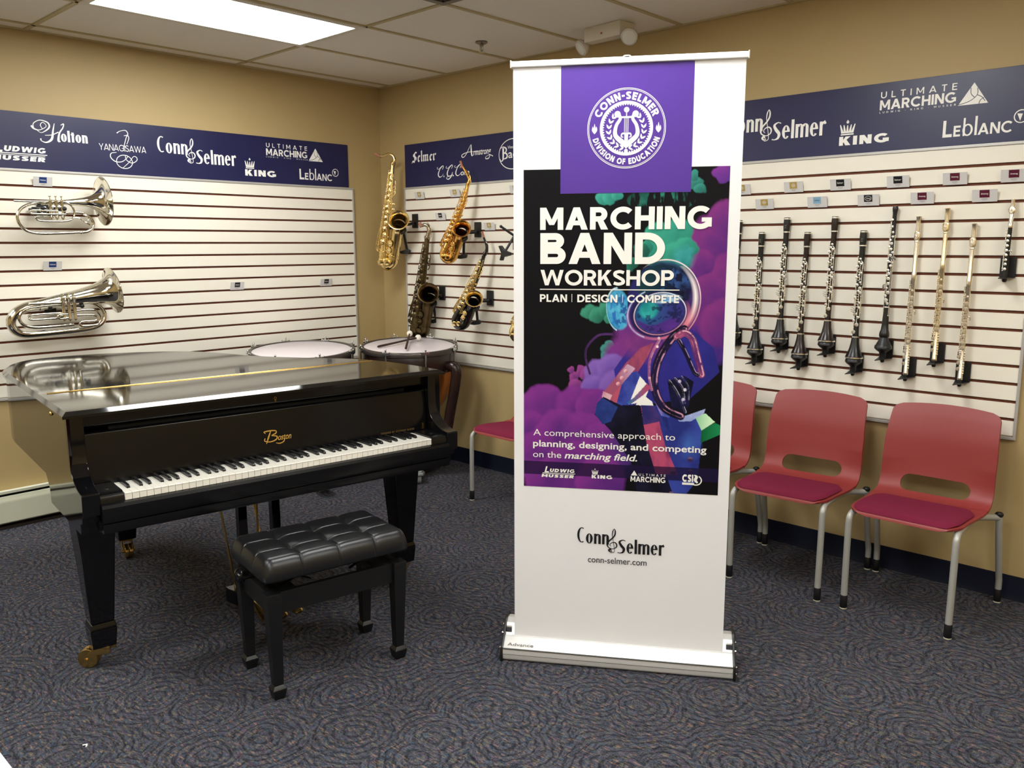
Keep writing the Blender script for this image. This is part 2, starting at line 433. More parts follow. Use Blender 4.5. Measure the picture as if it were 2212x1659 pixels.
def logo_holton(k):
    x, z = -2.377, 2.10
    k.curve([(x, 2.183, .010), (x+.012, 2.168, .008), (x+.04, 2.163, .004), (x+.075, 2.185, .003), (x+.06, 2.205, .003), (x+.046, 2.19, .004), (x+.055, 2.17, .003)])
    k.curve([(x+.012, 2.168, .004), (x+.012, 2.195, .004), (x+.045, 2.215, .004), (x+.085, 2.205, .007), (x+.088, 2.178, .008), (x+.05, 2.150, .003), (x+.028, 2.160, .003)])
    k.curve([(x+.118, 2.205, .003), (x+.108, 2.165, .008), (x+.098, 2.120, .012), (x+.07, 2.100, .007), (x+.045, 2.106, .004), (x+.042, 2.118, .008)])
    k.curve([(x+.065, 2.137, .003), (x+.10, 2.142, .004), (x+.135, 2.160, .005)])
    k.curve([(x+.150, 2.198, .003), (x+.165, 2.206, .006), (x+.160, 2.185, .006), (x+.140, 2.155, .008), (x+.132, 2.115, .012), (x+.142, 2.110, .004)])
    e = k.deco('ol', x+.146, 2.110, .044, .062, .0125, .004, .030, .005)
    k.deco('ton', e+.005, 2.111, .044, .060, .0125, .004, .030, .005)
def logo_yana(k):
    x, z = -2.025, 2.083
    k.caps('YANAGISAWA', x-.006, z, .036, .11, .06, width=.270)
    k.curve([(-1.925, 2.184, .006), (-1.905, 2.197, .003), (-1.874, 2.203, .004), (-1.862, 2.185, .005), (-1.872, 2.165, .004), (-1.882, 2.135, .004), (-1.895, 2.100, .003)])
    k.curve([(-1.885, 2.172, .003), (-1.865, 2.176, .004), (-1.858, 2.160, .004), (-1.872, 2.125, .003)])
    k.curve([(-1.935, 2.074, .003), (-1.965, 2.068, .004), (-1.970, 2.045, .005), (-1.945, 2.023, .005), (-1.905, 2.025, .004), (-1.872, 2.055, .003), (-1.885, 2.060, .003), (-1.880, 2.035, .004), (-1.850, 2.020, .004), (-1.822, 2.035, .004), (-1.820, 2.052, .004), (-1.838, 2.058, .003), (-1.865, 2.025, .003), (-1.905, 1.988, .003)])
    k.ring(-1.893, 2.024, .048, .040, .004, .004)
def logo_selmer(k, x=.376, z=2.123):
    nib = (.0055, .0045); A = .066; w = .034
    def pen(pts): k.stroke([(x+a*w, z+b*A) for a, b in pts], nib=nib)
    nb2 = (.0015, .0015)
    def hair(pts): k.stroke([(x+a*w, z+b*A) for a, b in pts], .003)
    pen([(1.35, .92), (.9, 1.02), (.35, .82), (.35, .66), (1.15, .42), (1.2, .2), (.7, -.02), (.05, .12), (-.15, -.1)]); hair([(.35, .82), (.9, .6), (1.15, .42)]); pen([(.7, .95), (.75, .1)])
    x += w*1.65
    def e_():
        pen([(.35, .62), (.2, .5), (.2, .14), (.5, 0), (.85, .14)]); pen([(.35, .62), (.8, .52), (.25, .34)])
    def stem(o, h, foot=True): pen([(o-.12, h+.04), (o, h-.04), (o, .10), (o+.16, 0)])
    e_(); x += w*1.1
    stem(.2, 1.05); x += w*.7
    for o in (.15, .75, 1.35): stem(o, .6)
    hair([(.15, .45), (.6, .66), (.75, .5), (1.2, .66), (1.35, .5)]); x += w*1.95
    e_(); x += w*1.1
    stem(.2, .6); pen([(.35, .55), (.6, .66), (.85, .55)])
def logo_armstrong(k, x=.888):
    k.curve([(x+.125, 2.150, .002), (x+.06, 2.150, .004), (x+.01, 2.140, .005), (x+.0, 2.127, .006), (x+.018, 2.120, .005), (x+.045, 2.140, .004), (x+.075, 2.180, .003), (x+.092, 2.198, .002)])
    k.curve([(x+.092, 2.198, .004), (x+.092, 2.165, .011), (x+.098, 2.128, .010), (x+.108, 2.128, .003)])
    k.type('rmstrong', x+.112, 2.127, .058, .012, .22, width=.165)
    k.curve([(x+.272, 2.122, .004), (x+.255, 2.098, .006), (x+.228, 2.097, .005), (x+.232, 2.110, .003), (x+.268, 2.118, .003), (x+.295, 2.108, .007)])
def logo_cg(k, x=.641):
    for dx, g in ((0, 0), (.092, 1), (.178, 0)):
        X = x+dx
        k.curve([(X+.004, 2.072, .004), (X-.004, 2.064, .003), (X+.012, 2.058, .003), (X+.052, 2.078, .004), (X+.062, 2.070, .006), (X+.050, 2.052, .002)])
        k.curve([(X+.052, 2.076, .003), (X+.024, 2.055, .006), (X+.008, 2.022, .010), (X+.022, 2.004, .006), (X+.048, 2.010, .003), (X+.060, 2.024, .003)])
        if g: k.curve([(X+.062, 2.030, .004), (X+.050, 2.005, .008), (X+.022, 1.985, .006), (X+.000, 1.992, .004), (X+.015, 2.004, .003), (X+.065, 2.012, .002)])
    for dx in (.066, .160): k.ring(x+dx, 2.006, .005, .005, .005, .005)
    k.type('onn', x+.236, 2.004, .052, .012, .25, width=.082)
def logo_bach(k):
    k.ring(1.357, 2.110, .122, .096, .005, .005, n=48)
    x, z = 1.263, 2.086
    k.curve([(x+.012, z+.066, .014), (x+.012, z+.01, .013), (x+.006, z-.012, .008), (x-.012, z-.014, .005), (x-.014, z-.002, .006)])
    k.curve([(x-.012, z+.064, .004), (x+.012, z+.072, .005), (x+.038, z+.060, .010), (x+.036, z+.040, .008), (x+.014, z+.034, .003)])
    k.curve([(x+.014, z+.034, .003), (x+.044, z+.026, .010), (x+.044, z+.004, .010), (x+.014, z-.004, .004)])
    k.type('ach', x+.058, z, .075, .006, 0, width=.115); k.type('Vincent', x+.052, z+.058, .026, 0, 0, width=.09)
# ---------------------------------------------------------------- setting
M_wall = pm('beige_wall_paint', '#b39c6c', 0.55, var=0.02, scale=3, bump=0.05, bscale=500)
M_slat = pm('white_melamine', '#efe9da', 0.32, var=0.012, scale=4)
M_mdf = pm('brown_fibreboard_groove', '#6b3a22', 0.8, var=0.12, scale=60)
M_alu = pm('brushed_aluminium_trim', '#bebbb6', 0.38, 0.35, var=0.05, scale=40, stretch=(1, 1, 20))
M_navy = pm('navy_sign_vinyl', '#1b1c48', 0.36, var=0.05, scale=6, bump=0.12, bscale=14)
M_ink = pm('white_print', '#f4f2ec', 0.45, var=0.01)
M_cream = pm('cream_enamel', '#cfd0b8', 0.35, var=0.02, scale=8)
M_black = pm('black_plastic', '#131314', 0.42, var=0.1)
M_shade = pm('gap_shade', '#0b0a0a', 0.9)  # near-black that stands in for the shade inside gaps

def carpet():
    m = bpy.data.materials.new('swirl_carpet'); m.use_nodes = True
    nt = m.node_tree; L = nt.links; b = nt.nodes['Principled BSDF']
    N = lambda t: nt.nodes.new('ShaderNode'+t)
    def math_(op, a, b_=None):
        n = N('Math'); n.operation = op
        for i, q in enumerate((a, b_)):
            if q is None: continue
            if isinstance(q, (int, float)): n.inputs[i].default_value = q
            else: L.new(q, n.inputs[i])
        return n.outputs[0]
    tc = N('TexCoord')
    wn = N('TexNoise'); wn.inputs['Scale'].default_value = 7; wn.inputs['Detail'].default_value = 2
    L.new(tc.outputs['Object'], wn.inputs['Vector'])
    off = N('VectorMath'); off.operation = 'SCALE'; off.inputs['Scale'].default_value = 0.05
    L.new(wn.outputs['Color'], off.inputs[0])
    ad = N('VectorMath'); ad.operation = 'ADD'; L.new(tc.outputs['Object'], ad.inputs[0]); L.new(off.outputs[0], ad.inputs[1])
    vo = N('TexVoronoi'); vo.voronoi_dimensions = '2D'; vo.inputs['Scale'].default_value = 3.6
    L.new(ad.outputs[0], vo.inputs['Vector'])
    sub = N('VectorMath'); sub.operation = 'SUBTRACT'; L.new(ad.outputs[0], sub.inputs[0]); L.new(vo.outputs['Position'], sub.inputs[1])
    sp = N('SeparateXYZ'); L.new(sub.outputs[0], sp.inputs[0])
    r = N('VectorMath'); r.operation = 'LENGTH'; L.new(sub.outputs[0], r.inputs[0]); rr = r.outputs['Value']
    an = math_('ARCTAN2', sp.outputs['Y'], sp.outputs['X'])
    # strokes that follow the arcs: noise in (angle, radius) space
    cb = N('CombineXYZ'); L.new(math_('MULTIPLY', an, math_('ADD', math_('MULTIPLY', rr, 58.0), 0.6)), cb.inputs[0]); L.new(math_('MULTIPLY', rr, 92.0), cb.inputs[1])
    cs = N('SeparateColor'); L.new(vo.outputs['Color'], cs.inputs[0]); L.new(math_('MULTIPLY', cs.outputs[0], 40.0), cb.inputs[2])
    n1 = N('TexNoise'); n1.inputs['Scale'].default_value = 1.0; n1.inputs['Detail'].default_value = 2.5; n1.inputs['Roughness'].default_value = 0.65
    L.new(cb.outputs[0], n1.inputs['Vector'])
    # fine yarn grain
    mp = N('Mapping'); mp.inputs['Scale'].default_value = (330, 210, 1); mp.inputs['Rotation'].default_value = (0, 0, 0.0)
    L.new(tc.outputs['Object'], mp.inputs['Vector'])
    n2 = N('TexNoise'); n2.inputs['Scale'].default_value = 1.0; n2.inputs['Detail'].default_value = 3
    L.new(mp.outputs[0], n2.inputs['Vector'])
    n3 = N('TexNoise'); n3.inputs['Scale'].default_value = 34; n3.inputs['Detail'].default_value = 3
    L.new(tc.outputs['Object'], n3.inputs['Vector'])
    sel = math_('ADD', math_('MULTIPLY', n1.outputs['Fac'], 0.62), math_('MULTIPLY', n2.outputs['Fac'], 0.50))
    ramp = N('ValToRGB'); cr = ramp.color_ramp
    stops = [(0.36, '#1b1c26'), (0.48, '#2b2d38'), (0.58, '#42444d'), (0.70, '#5a5a5e'), (0.8, '#6c6a66')]
    while len(cr.elements) < len(stops): cr.elements.new(0.5)
    for e, (p_, c_) in zip(cr.elements, stops): e.position = p_; e.color = (*lin(c_), 1)
    L.new(sel, ramp.inputs['Fac']); cur = ramp.outputs['Color']
    # short coloured yarn flecks, all woven in one direction
    for k_, (hexc, lo, sc) in enumerate((('#3d5568', .54, (24, 84)), ('#5c4a60', .55, (22, 80)), ('#706f50', .558, (34, 110)), ('#a07a60', .572, (34, 125)))):
        mk = N('Mapping'); mk.inputs['Scale'].default_value = (*sc, 1); mk.inputs['Rotation'].default_value = (0, 0, -0.05); mk.inputs['Location'].default_value = (k_*17.3, k_*9.1, 0)
        L.new(tc.outputs['Object'], mk.inputs['Vector'])
        nn = N('TexNoise'); nn.inputs['Scale'].default_value = 1.0; nn.inputs['Detail'].default_value = 3; L.new(mk.outputs[0], nn.inputs['Vector'])
        mr = N('MapRange'); mr.inputs['From Min'].default_value = lo; mr.inputs['From Max'].default_value = lo+.13; mr.inputs['To Max'].default_value = .75
        L.new(nn.outputs['Fac'], mr.inputs['Value'])
        gr = math_('MULTIPLY', mr.outputs[0], math_('MULTIPLY', n2.outputs['Fac'], 1.5))
        mx = N('Mix'); mx.data_type = 'RGBA'; mx.inputs['B'].default_value = (*lin(hexc), 1)
        L.new(gr, mx.inputs['Factor']); L.new(cur, mx.inputs['A']); cur = mx.outputs['Result']
    # thin dark rings round each swirl
    ph = math_('ADD', math_('MULTIPLY', rr, 235.0), math_('MULTIPLY', n3.outputs['Fac'], 7.0))
    ringv = math_('SINE', ph)
    rm = N('MapRange'); rm.inputs['From Min'].default_value = 0.25; rm.inputs['From Max'].default_value = 0.95; rm.inputs['To Min'].default_value = 1.0; rm.inputs['To Max'].default_value = 0.50
    L.new(ringv, rm.inputs['Value'])
    m2 = N('Mix'); m2.data_type = 'RGBA'; m2.blend_type = 'MULTIPLY'; m2.inputs['Factor'].default_value = 1.0
    L.new(cur, m2.inputs['A']); L.new(rm.outputs[0], m2.inputs['B'])
    L.new(m2.outputs['Result'], b.inputs['Base Color'])
    b.inputs['Roughness'].default_value = 0.95; b.inputs['Specular IOR Level'].default_value = 0.1
    bp = N('Bump'); bp.inputs['Strength'].default_value = 0.5; bp.inputs['Distance'].default_value = 0.004
    L.new(n2.outputs['Fac'], bp.inputs['Height']); L.new(bp.outputs['Normal'], b.inputs['Normal'])
    return m
struct(MB().box((-.12, RY-.12, -.1), (RX+.12, .12, 0)).build('floor', carpet(), smooth=False))
struct(MB().box((-.12, RY-.12, 0), (0, .12, CEIL)).build('wall_left', M_wall, smooth=False))
struct(MB().box((0, 0, 0), (RX, .12, CEIL)).build('wall_back', M_wall, smooth=False))
struct(MB().box((RX, RY-.12, 0), (RX+.12, .12, CEIL)).build('wall_right', M_wall, smooth=False))
struct(MB().box((0, RY-.12, 0), (RX, RY, CEIL)).build('wall_front', M_wall, smooth=False))
M_tile = pm('mineral_fibre_tile', '#e6e1d6', 0.9, var=0.04, scale=220, bump=0.35, bscale=260)
struct(MB().box((-.12, RY-.12, CEIL), (RX+.12, .12, CEIL+.1)).build('ceiling', M_tile, smooth=False))
GX = [.145+.6096*k for k in range(11)]; GY = [-1.145-1.2192*k for k in range(5)]
g = MB()
for x in GX: g.box((x-.012, RY, CEIL-.006), (x+.012, 0, CEIL+.01))
for y in GY: g.box((0, y-.012, CEIL-.006), (RX, y+.012, CEIL+.01))
for a in ((0, -.022, RX, 0), (0, RY, .022, 0)): g.box((a[0], a[1], CEIL-.008), (a[2], a[3], CEIL+.01))
struct(g.build('trim_1', pm('tan_ceiling_grid', '#b3a67f', 0.5, var=0.03), smooth=False))
M_base = pm('navy_rubber_baseboard', '#060c20', 0.6, var=0.08, spec=.2)
def baseboard(name, a, b, n):
    """profile swept from a to b along the wall, n = into the room"""
    pr = [(0, 0), (.016, 0), (.014, .006), (.007, .018), (.005, .100), (.003, .106), (0, .106)]
    m = MB(); vs = [(p[0]+n[0]*d, p[1]+n[1]*d, z) for p in (a, b) for d, z in pr]; k = len(pr)
    m.add(vs, [tuple(range(k)), tuple(range(k, 2*k))]+[(i, (i+1) % k, k+(i+1) % k, k+i) for i in range(k)])
    struct(m.build(name, M_base))
baseboard('baseboard_back', (0, 0), (RX, 0), (0, -1))
baseboard('baseboard_left', (0, -.42), (0, 0), (1, 0))
baseboard('baseboard_right', (RX, RY), (RX, 0), (-1, 0))
baseboard('baseboard_front', (0, RY), (RX, RY), (0, 1))

# fluorescent troffers recessed in the grid
M_lens = emit_mat('lit_fluorescent_diffuser', LAMP_COL, LAMP)
M_whmet = pm('white_painted_metal', '#d8d4c8', 0.4, var=0.02)
def troffer(i, j, label):
    x, y = GX[i], GY[j]
    t = thing('ceiling_light', label, 'light', (x+.3048, y-.6096, CEIL-.012), group='fluorescent ceiling lights')
    f = MB()
    for a, b in (((-.305, -.61, 0), (-.262, .61, .012)), ((.262, -.61, 0), (.305, .61, .012)), ((-.262, -.61, 0), (.262, -.572, .012)), ((-.262, .572, 0), (.262, .61, .012))): f.box(a, b)
    f.build('frame', M_whmet, t, bevel=.002)
    MB().box((-.262, -.572, .003), (.262, .572, .008)).build('diffuser', M_lens, t, smooth=False)
troffer(1, 0, 'lit fluorescent ceiling light above the piano, the only one in view')
troffer(5, 0, 'lit fluorescent ceiling light right above the banner, beyond the top of the photo')
troffer(9, 0, 'lit fluorescent ceiling light near the right end of the room, outside the photo')
troffer(0, 2, 'added lit fluorescent ceiling light left of the viewpoint, outside the photo')  # unseen row, added and spaced to brighten the banner front and carpet
troffer(3, 2, 'added lit fluorescent ceiling light just ahead of the viewpoint, outside the photo')
troffer(6, 2, 'added lit fluorescent ceiling light almost straight above the viewpoint, outside the photo')
troffer(9, 2, 'added lit fluorescent ceiling light right of the viewpoint, outside the photo')
t = thing('ceiling_vent', 'dark square air vent in the ceiling grid at the top edge of the photo', 'vent', (GX[3]+.3048, GY[0]-.3048, CEIL-.012))
f = MB()
for a, b in (((-.305, -.305, 0), (-.27, .305, .012)), ((.27, -.305, 0), (.305, .305, .012)), ((-.27, -.305, 0), (.27, -.27, .012)), ((-.27, .27, 0), (.27, .305, .012))): f.box(a, b)
f.build('frame', pm('grey_vent_metal', '#6d675c', .5), t)
f = MB()
for k in range(19): q = -.27+.03*k; f.box((q-.002, -.27, .002), (q+.002, .27, .011)); f.box((-.27, q-.002, .002), (.27, q+.002, .011))
f.build('grille', pm('dark_vent_grille', '#38342e', .6), t, smooth=False)
# sprinkler head
t = thing('fire_sprinkler', 'small chrome fire sprinkler head hanging from the ceiling tile', 'sprinkler', (1.558, -.479, CEIL-.006))
M_chrome = pm('chrome', '#c9c9c9', 0.12, 1.0, var=0.02)
MB().lathe([(0, .006), (.034, .006), (.036, 0), (.020, -.008), (.012, -.010), (.011, -.022), (0, -.022)], 20).build('escutcheon', pm('dull_sprinkler_metal', '#8b8378', .3, .9), t)
f = MB()
for s in (-1, 1): f.tube([(s*.010, 0, -.02), (s*.013, 0, -.034), (s*.003, 0, -.050)], .0028, 8)
f.tube([(0, 0, -.02), (0, 0, -.05)], .0028, 8); f.build('frame_arms', M_chrome, t)
MB().lathe([(0, -.050), (.017, -.050), (.018, -.053), (0, -.054)], 16).build('deflector', M_chrome, t)
# emergency light
t = thing('emergency_light', 'white two-headed emergency light fixed to the ceiling above the banner', 'emergency light', (2.29, -.27, CEIL), rotz=math.radians(-4))
M_ivory = pm('ivory_plastic', '#cfc8ba', 0.4, var=0.02)
MB().prism([(-.045, 0), (.075, 0), (.075, -.03), (.02, -.075), (-.045, -.075)], -.125, .125, 'yzx').build('housing', M_ivory, t, bevel=.006)
M_clear = pm('clear_lamp_lens', '#d9d8d0', 0.15, var=0.03)
for s, nm in ((-1, 0), (1, 0)):
    h = MB(); h.tube([(s*.12, .0, -.05), (s*.15, -.01, -.075)], .010, 10)
    D = axisM((s*.165, -.015, -.085), (s*.35, -.75, -.55))
    h.lathe([(0, -.035), (.022, -.033), (.040, -.012), (.044, .010), (.040, .012)], 20, D)
    hd = h.build('lamp_head', M_ivory, t)
    MB().lathe([(.041, .008), (.036, .018), (.018, .024), (0, .025)], 20, D).build('lens', M_clear, hd)
MB().box((-.004, -.049, -.05), (.004, -.045, -.042)).build('indicator', pm('red_indicator', '#a03020', .4), t)

# baseboard heater
t = thing('baseboard_heater', 'cream painted baseboard heater along the left wall behind the piano', 'heater', (0, -2.2, 0))
y0, y1 = -2.6, 1.72
MB().prism([(0, .205), (0, .012), (.004, .012), (.004, .195), (.062, .218), (.066, .214), (.066, .200), (.060, .198), (.056, .212), (.012, .199)], y0, y1, 'xzy').build('back_plate', M_cream, t)
MB().prism([(.058, .186), (.066, .186), (.068, .176), (.070, .166), (.075, .150), (.075, .042), (.066, .034), (.066, .040), (.070, .046), (.070, .150), (.064, .166)], y0, y1, 'xzy').build('front_cover', M_cream, t, bevel=.0015)
MB().prism([(.005, .028), (.052, .028), (.052, .190), (.005, .190)], y0+.01, y1-.01, 'xzy').build('slot_shade', M_shade, t, smooth=False)  # near-black filler, paints the shade seen through the heater slots
MB().box((.004, y0, 0), (.058, y1, .016)).build('floor_rail', pm('dark_brown_rail', '#2a2018', .6), t)
MB().prism([(0, .0), (.078, .0), (.078, .16), (.07, .222), (0, .222)], y1, y1+.02, 'xzy').build('end_cap', M_cream, t, bevel=.003)

# ---------------------------------------------------------------- slatwall panels and signs
WL = math.pi/2          # rotation for things on the left wall: local x runs towards the corner
def slatwall(label, a, b, rz, loc):
    t = thing('slatwall_panel', label, 'slatwall', loc, rz)
    H = 1.2192; z0 = ZT-H
    m = MB(); m.box((a, -.003, z0), (b, -.0015, ZT)); m.cur = 0
    for k in range(17):
        lo = z0 if k == 16 else ZT-(k+1)*.0762+.0058
        hi = ZT if k == 0 else ZT-k*.0762-.0058
        if hi-lo < .01: continue
        m.cur = 0
        # front face with a small ease on both lips, body back to the groove
        m.prism([(-.012, lo+.0012), (-.0108, lo), (-.004, lo), (-.004, hi), (-.0108, hi), (-.012, hi-.0012)], a, b, 'yzx')
    m.build('slat_board', M_slat, t, ang=30)
    g = MB()
    for k in range(1, 17):
        z = ZT-k*.0762
        if k < 16: g.box((a, -.0042, z-.006), (b, -.0035, z+.006)); g.box((a+.0005, -.0112, z-.0059), (b-.0005, -.004, z-.0057)); g.box((a+.0005, -.0112, z+.0057), (b-.0005, -.004, z+.0059))
    g.build('groove_lining', M_mdf, t, smooth=False)
    for nm, p, q in (('top_trim', (a-.012, -.018, ZT), (b+.012, -.0015, ZT+.013)), ('bottom_trim', (a-.012, -.018, z0-.012), (b+.012, -.0015, z0+.001)),
                     ('side_trim', (a-.012, -.018, z0), (a, -.0015, ZT)), ('side_trim', (b, -.018, z0), (b+.012, -.0015, ZT))):
        MB().box(p, q).build(nm, M_alu, t, bevel=.0025)
    return t
slatwall('long white slatwall panel on the left wall, holding the two silver horns', -1.9, 1.9, WL, (0, -2.18, 0))
slatwall('long white slatwall panel on the right wall, holding saxophones, clarinets and flutes', -2.0, 1.99, 0, (2.293, 0, 0))

def sign(label, a, b, rz, loc):
    t = thing('header_sign', label, 'sign', loc, rz)
    MB().box((a, -.009, ZT+.0135), (b, -.0015, ZT+.312)).build('board', M_navy, t, bevel=.0015)
    return t
YI = -.0096
def logo(t, fns, dx, name='lettering', mat=None, y=YI):
    k = Ink(y)
    for fn in fns: fn(k)
    for i, v in enumerate(k.v): k.v[i] = (v[0]+dx, v[1], v[2])
    return k.build(name, mat or M_ink, t, smooth=False, recalc=False)
sl = sign('navy header sign with white lettering above the left slatwall panel', -1.8, 1.877, WL, (0, -2.18, 0))
for fn in (logo_ludwig, logo_holton, logo_yana, logo_conn, logo_king, logo_um, logo_leblanc): logo(sl, [fn], 2.18)
logo(sl, [lambda k: tri_cuts(k, -.635, 2.115, .116, .088, .0028)], 2.18, 'emblem_lines', M_navy, YI-.0005)
sr = sign('navy header sign with white lettering above the right slatwall panel, partly behind the banner', -1.99, 2.6, 0, (2.28, 0, 0))
for fn in (logo_selmer, logo_armstrong, logo_cg, logo_bach): logo(sr, [fn], -2.28)
for fn, d in ((logo_conn, 4.577), (logo_king, 4.584), (logo_um, 4.601), (logo_leblanc, 4.626)): logo(sr, [fn], d-2.28-.006, )
logo(sr, [lambda k: tri_cuts(k, -.635, 2.115, .116, .088, .0028)], 4.595-2.28, 'emblem_lines', M_navy, YI-.0005)

# ---------------------------------------------------------------- display cards
M_card = pm('white_card', '#d6d4d2', 0.4, var=0.01)
SQ = {'gold': '#b39a55', 'black': '#17171a', 'maroon': '#5c1630', 'light blue': '#8fb6cf', 'navy': '#1f3c78'}
TXT = {'maroon': 'Armstrong', 'black': 'Selmer', 'light blue': 'Leblanc', 'navy': 'Holton'}
def card(x, z, colr, label, rz=0, wall='right', oval=False, grp='product cards on the right slatwall'):
    loc = (x, -.016, z) if wall == 'right' else (.016, x, z)
    t = thing('display_card', label, 'card', loc, group=grp, rot=(math.radians(15), 0, 0) if wall == 'right' else (math.radians(15), 0, WL))
    MB().box((-.048, -.0025, 0), (.048, -.0005, .052)).build('holder', M_card, t, smooth=False)
    MB().box((-.019, -.0032, .018), (.019, -.0024, .050)).build('logo_square', pm('card_'+colr.replace(' ', '_'), SQ[colr], .35), t, smooth=False)
    k = Ink(-.0036)
    if oval: k.ring(0, .034, .015, .011, .0012, .0012); k.type('King', -.007, .031, .010)
    elif colr == 'gold': k.ring(0, .034, .010, .010, .0010, .0010, n=16); k.curve([(-.006, .034, .002), (0, .038, .002), (.006, .034, .002), (0, .030, .002), (-.006, .034, .002)])
    else: k.type(TXT[colr], -.014, .031, .010, .01, .2 if colr == 'maroon' else 0, width=.028)
    k.build('print', M_ink if colr != 'light blue' else M_navy, t, smooth=False, recalc=False)
    k = Ink(-.0030)
    k.stroke([(-.012, .0125), (.012, .0125)], .002); k.stroke([(-.008, .0075), (.008, .0075)], .0012)
    k.build('caption', pm('grey_caption', '#8d8b88', .6), t, smooth=False, recalc=False)
zz = lambda k: ZT-.0762*k+.002
U = 'in the upper row above the clarinets'; LW = 'in the lower row above the clarinets'
for x, r, c, lb in [(.461, 1, 'gold', 'white card with gold square nearest the corner of the room'),
    (.831, 1, 'gold', 'white card with gold square half hidden behind the neck of the gold alto saxophone'),
    (.680, 3, 'black', 'white card with black square directly above the dark bronze saxophone'),
    (1.159, 4, 'gold', 'white card with gold square just above the black saxophone'),
    (1.395, 1, 'gold', 'white card cut off by the left edge of the banner'),
    (2.975, 2, 'gold', 'white card with gold square half hidden by the right edge of the banner'),
    (3.251, 2, 'gold', 'white card with gold square, first whole card '+U), (3.481, 2, 'black', 'white card, left of two black ones '+U),
    (3.741, 2, 'black', 'white card, right of two black ones '+U), (3.976, 2, 'maroon', 'white card with maroon square under the triangle emblem, above the flutes'),
    (4.2, 2, 'maroon', 'white card with maroon square at the right edge of the photo, above the piccolo'),
    (3.103, 3, 'gold', 'white card with gold square '+LW), (3.374, 3, 'light blue', 'white card with light blue square, the only blue one on the right wall'),
    (3.615, 3, 'black', 'white card with black square and oval mark '+LW), (3.849, 3, 'maroon', 'white card with maroon square directly above the flute beside the oboe'),
    (4.097, 3, 'maroon', 'white card with maroon square directly above the rightmost flute')]:
    card(x, zz(r), c, lb, oval=('oval' in lb))
for y, k, lb in [(-2.349, 1, 'white card with navy square above the upper silver horn'), (-2.339, 7, 'white card with navy square above the lower silver horn'),
                 (-1.23, 9, 'white card with navy square alone in the middle of the left slatwall'), (-.539, 9, 'white card with navy square near the right end of the left slatwall')]:
    card(y, zz(k), 'navy' if k != 9 else 'black', lb.replace('navy', 'dark') if k == 9 else lb, wall='left', grp='product cards on the left slatwall')
# ---------------------------------------------------------------- grand piano
M_pol = pm('polished_ebony', '#08080a', 0.06, var=0.2, scale=3, rvar=0.02)
M_sat = pm('satin_ebony', '#0b0b0d', 0.22, var=0.15, scale=5)
M_brass = pm('polished_brass', '#cfae68', 0.24, 1.0, var=0.08)
M_ivory_key = pm('white_key_top', '#f4f0e4', 0.25, coat=0.3, var=0.01)
M_ebkey = pm('black_key', '#101012', 0.28, var=0.1)
PA = math.radians(82.5)
pn = thing('grand_piano', 'black grand piano with closed lid standing left of the banner', 'piano', (2.417, -2.338, 0), PA)

outl = smooth_path([(.733, .30), (.700, .50), (.636, .673), (.533, .807), (.41, .957), (.30, 1.12), (.225, 1.33), (.16, 1.45), (.06, 1.56), (-.1, 1.66), (-.29, 1.722), (-.45, 1.722), (-.588, 1.675), (-.68, 1.55), (-.732, 1.37), (-.745, 1.2)], 5)
outl = [(.742, .12)] + outl + [(-.745, .12)]
def inset(poly, d):
    n = len(poly); out = []
    for i in range(n):
        a, b, c = Vector(poly[i-1]), Vector(poly[i]), Vector(poly[(i+1) % n])
        t1 = (b-a).normalized(); t2 = (c-b).normalized()
        n1 = Vector((-t1.y, t1.x)); n2 = Vector((-t2.y, t2.x)); m = (n1+n2); m = m.normalized() if m.length > 1e-6 else n1
        out.append(tuple(b + m*d/max(.4, m.dot(n1))))
    return out
rim_o = inset(outl, .002)
m = MB()
# rim ring: bent wall open at the front (first and last points are the front)
ri = inset(rim_o, .05); n = len(rim_o)
vs = []
for z in (.70, .978):
    vs += [(x, y, z) for x, y in rim_o] + [(x, y, z) for x, y in ri]
fs = []
for i in range(n-1):
    fs += [(i, i+1, 2*n+i+1, 2*n+i), (n+i+1, n+i, 3*n+i, 3*n+i+1), (2*n+i, 2*n+i+1, 3*n+i+1, 3*n+i), (i+1, i, n+i, n+i+1)]
fs += [(0, n, 3*n, 2*n), (n, 0, 0+2*n, 3*n)][:1] + [(n-1, 2*n-1, 4*n-1, 3*n-1)]
m.add(vs, fs)
rim = m.build('rim', M_pol, pn, ang=30, wn=True)
m = MB(); m.prism(inset(rim_o, .03), .705, .725, 'xyz')
for x, y0_, y1_ in ((-.45, .3, 1.5), (0, .3, 1.4), (.4, .3, .85)): m.box((x-.04, y0_, .64), (x+.04, y1_, .705))
m.build('underside', pm('dark_underside_wood', '#1a1512', .6), pn, smooth=False)
# cheeks with scrolled arms
prof = [(.135, .978), (.135, .885)] + smooth_path([(.134, .845), (.128, .815), (.112, .79), (.084, .768), (.045, .752), (.012, .746)], 4) + [(-.008, .744), (-.010, .738), (-.008, .668), (.012, .662), (.018, .640), (.040, .634), (.045, .598), (.50, .598), (.51, .655), (.53, .672), (.56, .70), (.56, .978)]
for s in (-1, 1):
    x0, x1 = (-.7435, -.688) if s < 0 else (.688, .741)
    MB().prism(prof, x0, x1, 'yzx').build('cheek', M_pol if s < 0 else M_sat, pn, bevel=.0025, ang=35)
MB().box((-.690, .02, .600), (.690, .50, .640)).build('keybed', M_sat, pn, bevel=.002)
m = MB(); m.prism([(.0, .640), (-.022, .640), (-.026, .648), (-.026, .690), (-.020, .700), (-.008, .703), (-.002, .700), (-.002, .640)], -.688, .688, 'yzx')
m.prism([(.02, .604), (-.018, .604), (-.021, .610), (-.021, .636), (.02, .640)], -.688, .688, 'yzx')
m.build('key_slip', M_sat, pn, ang=30)
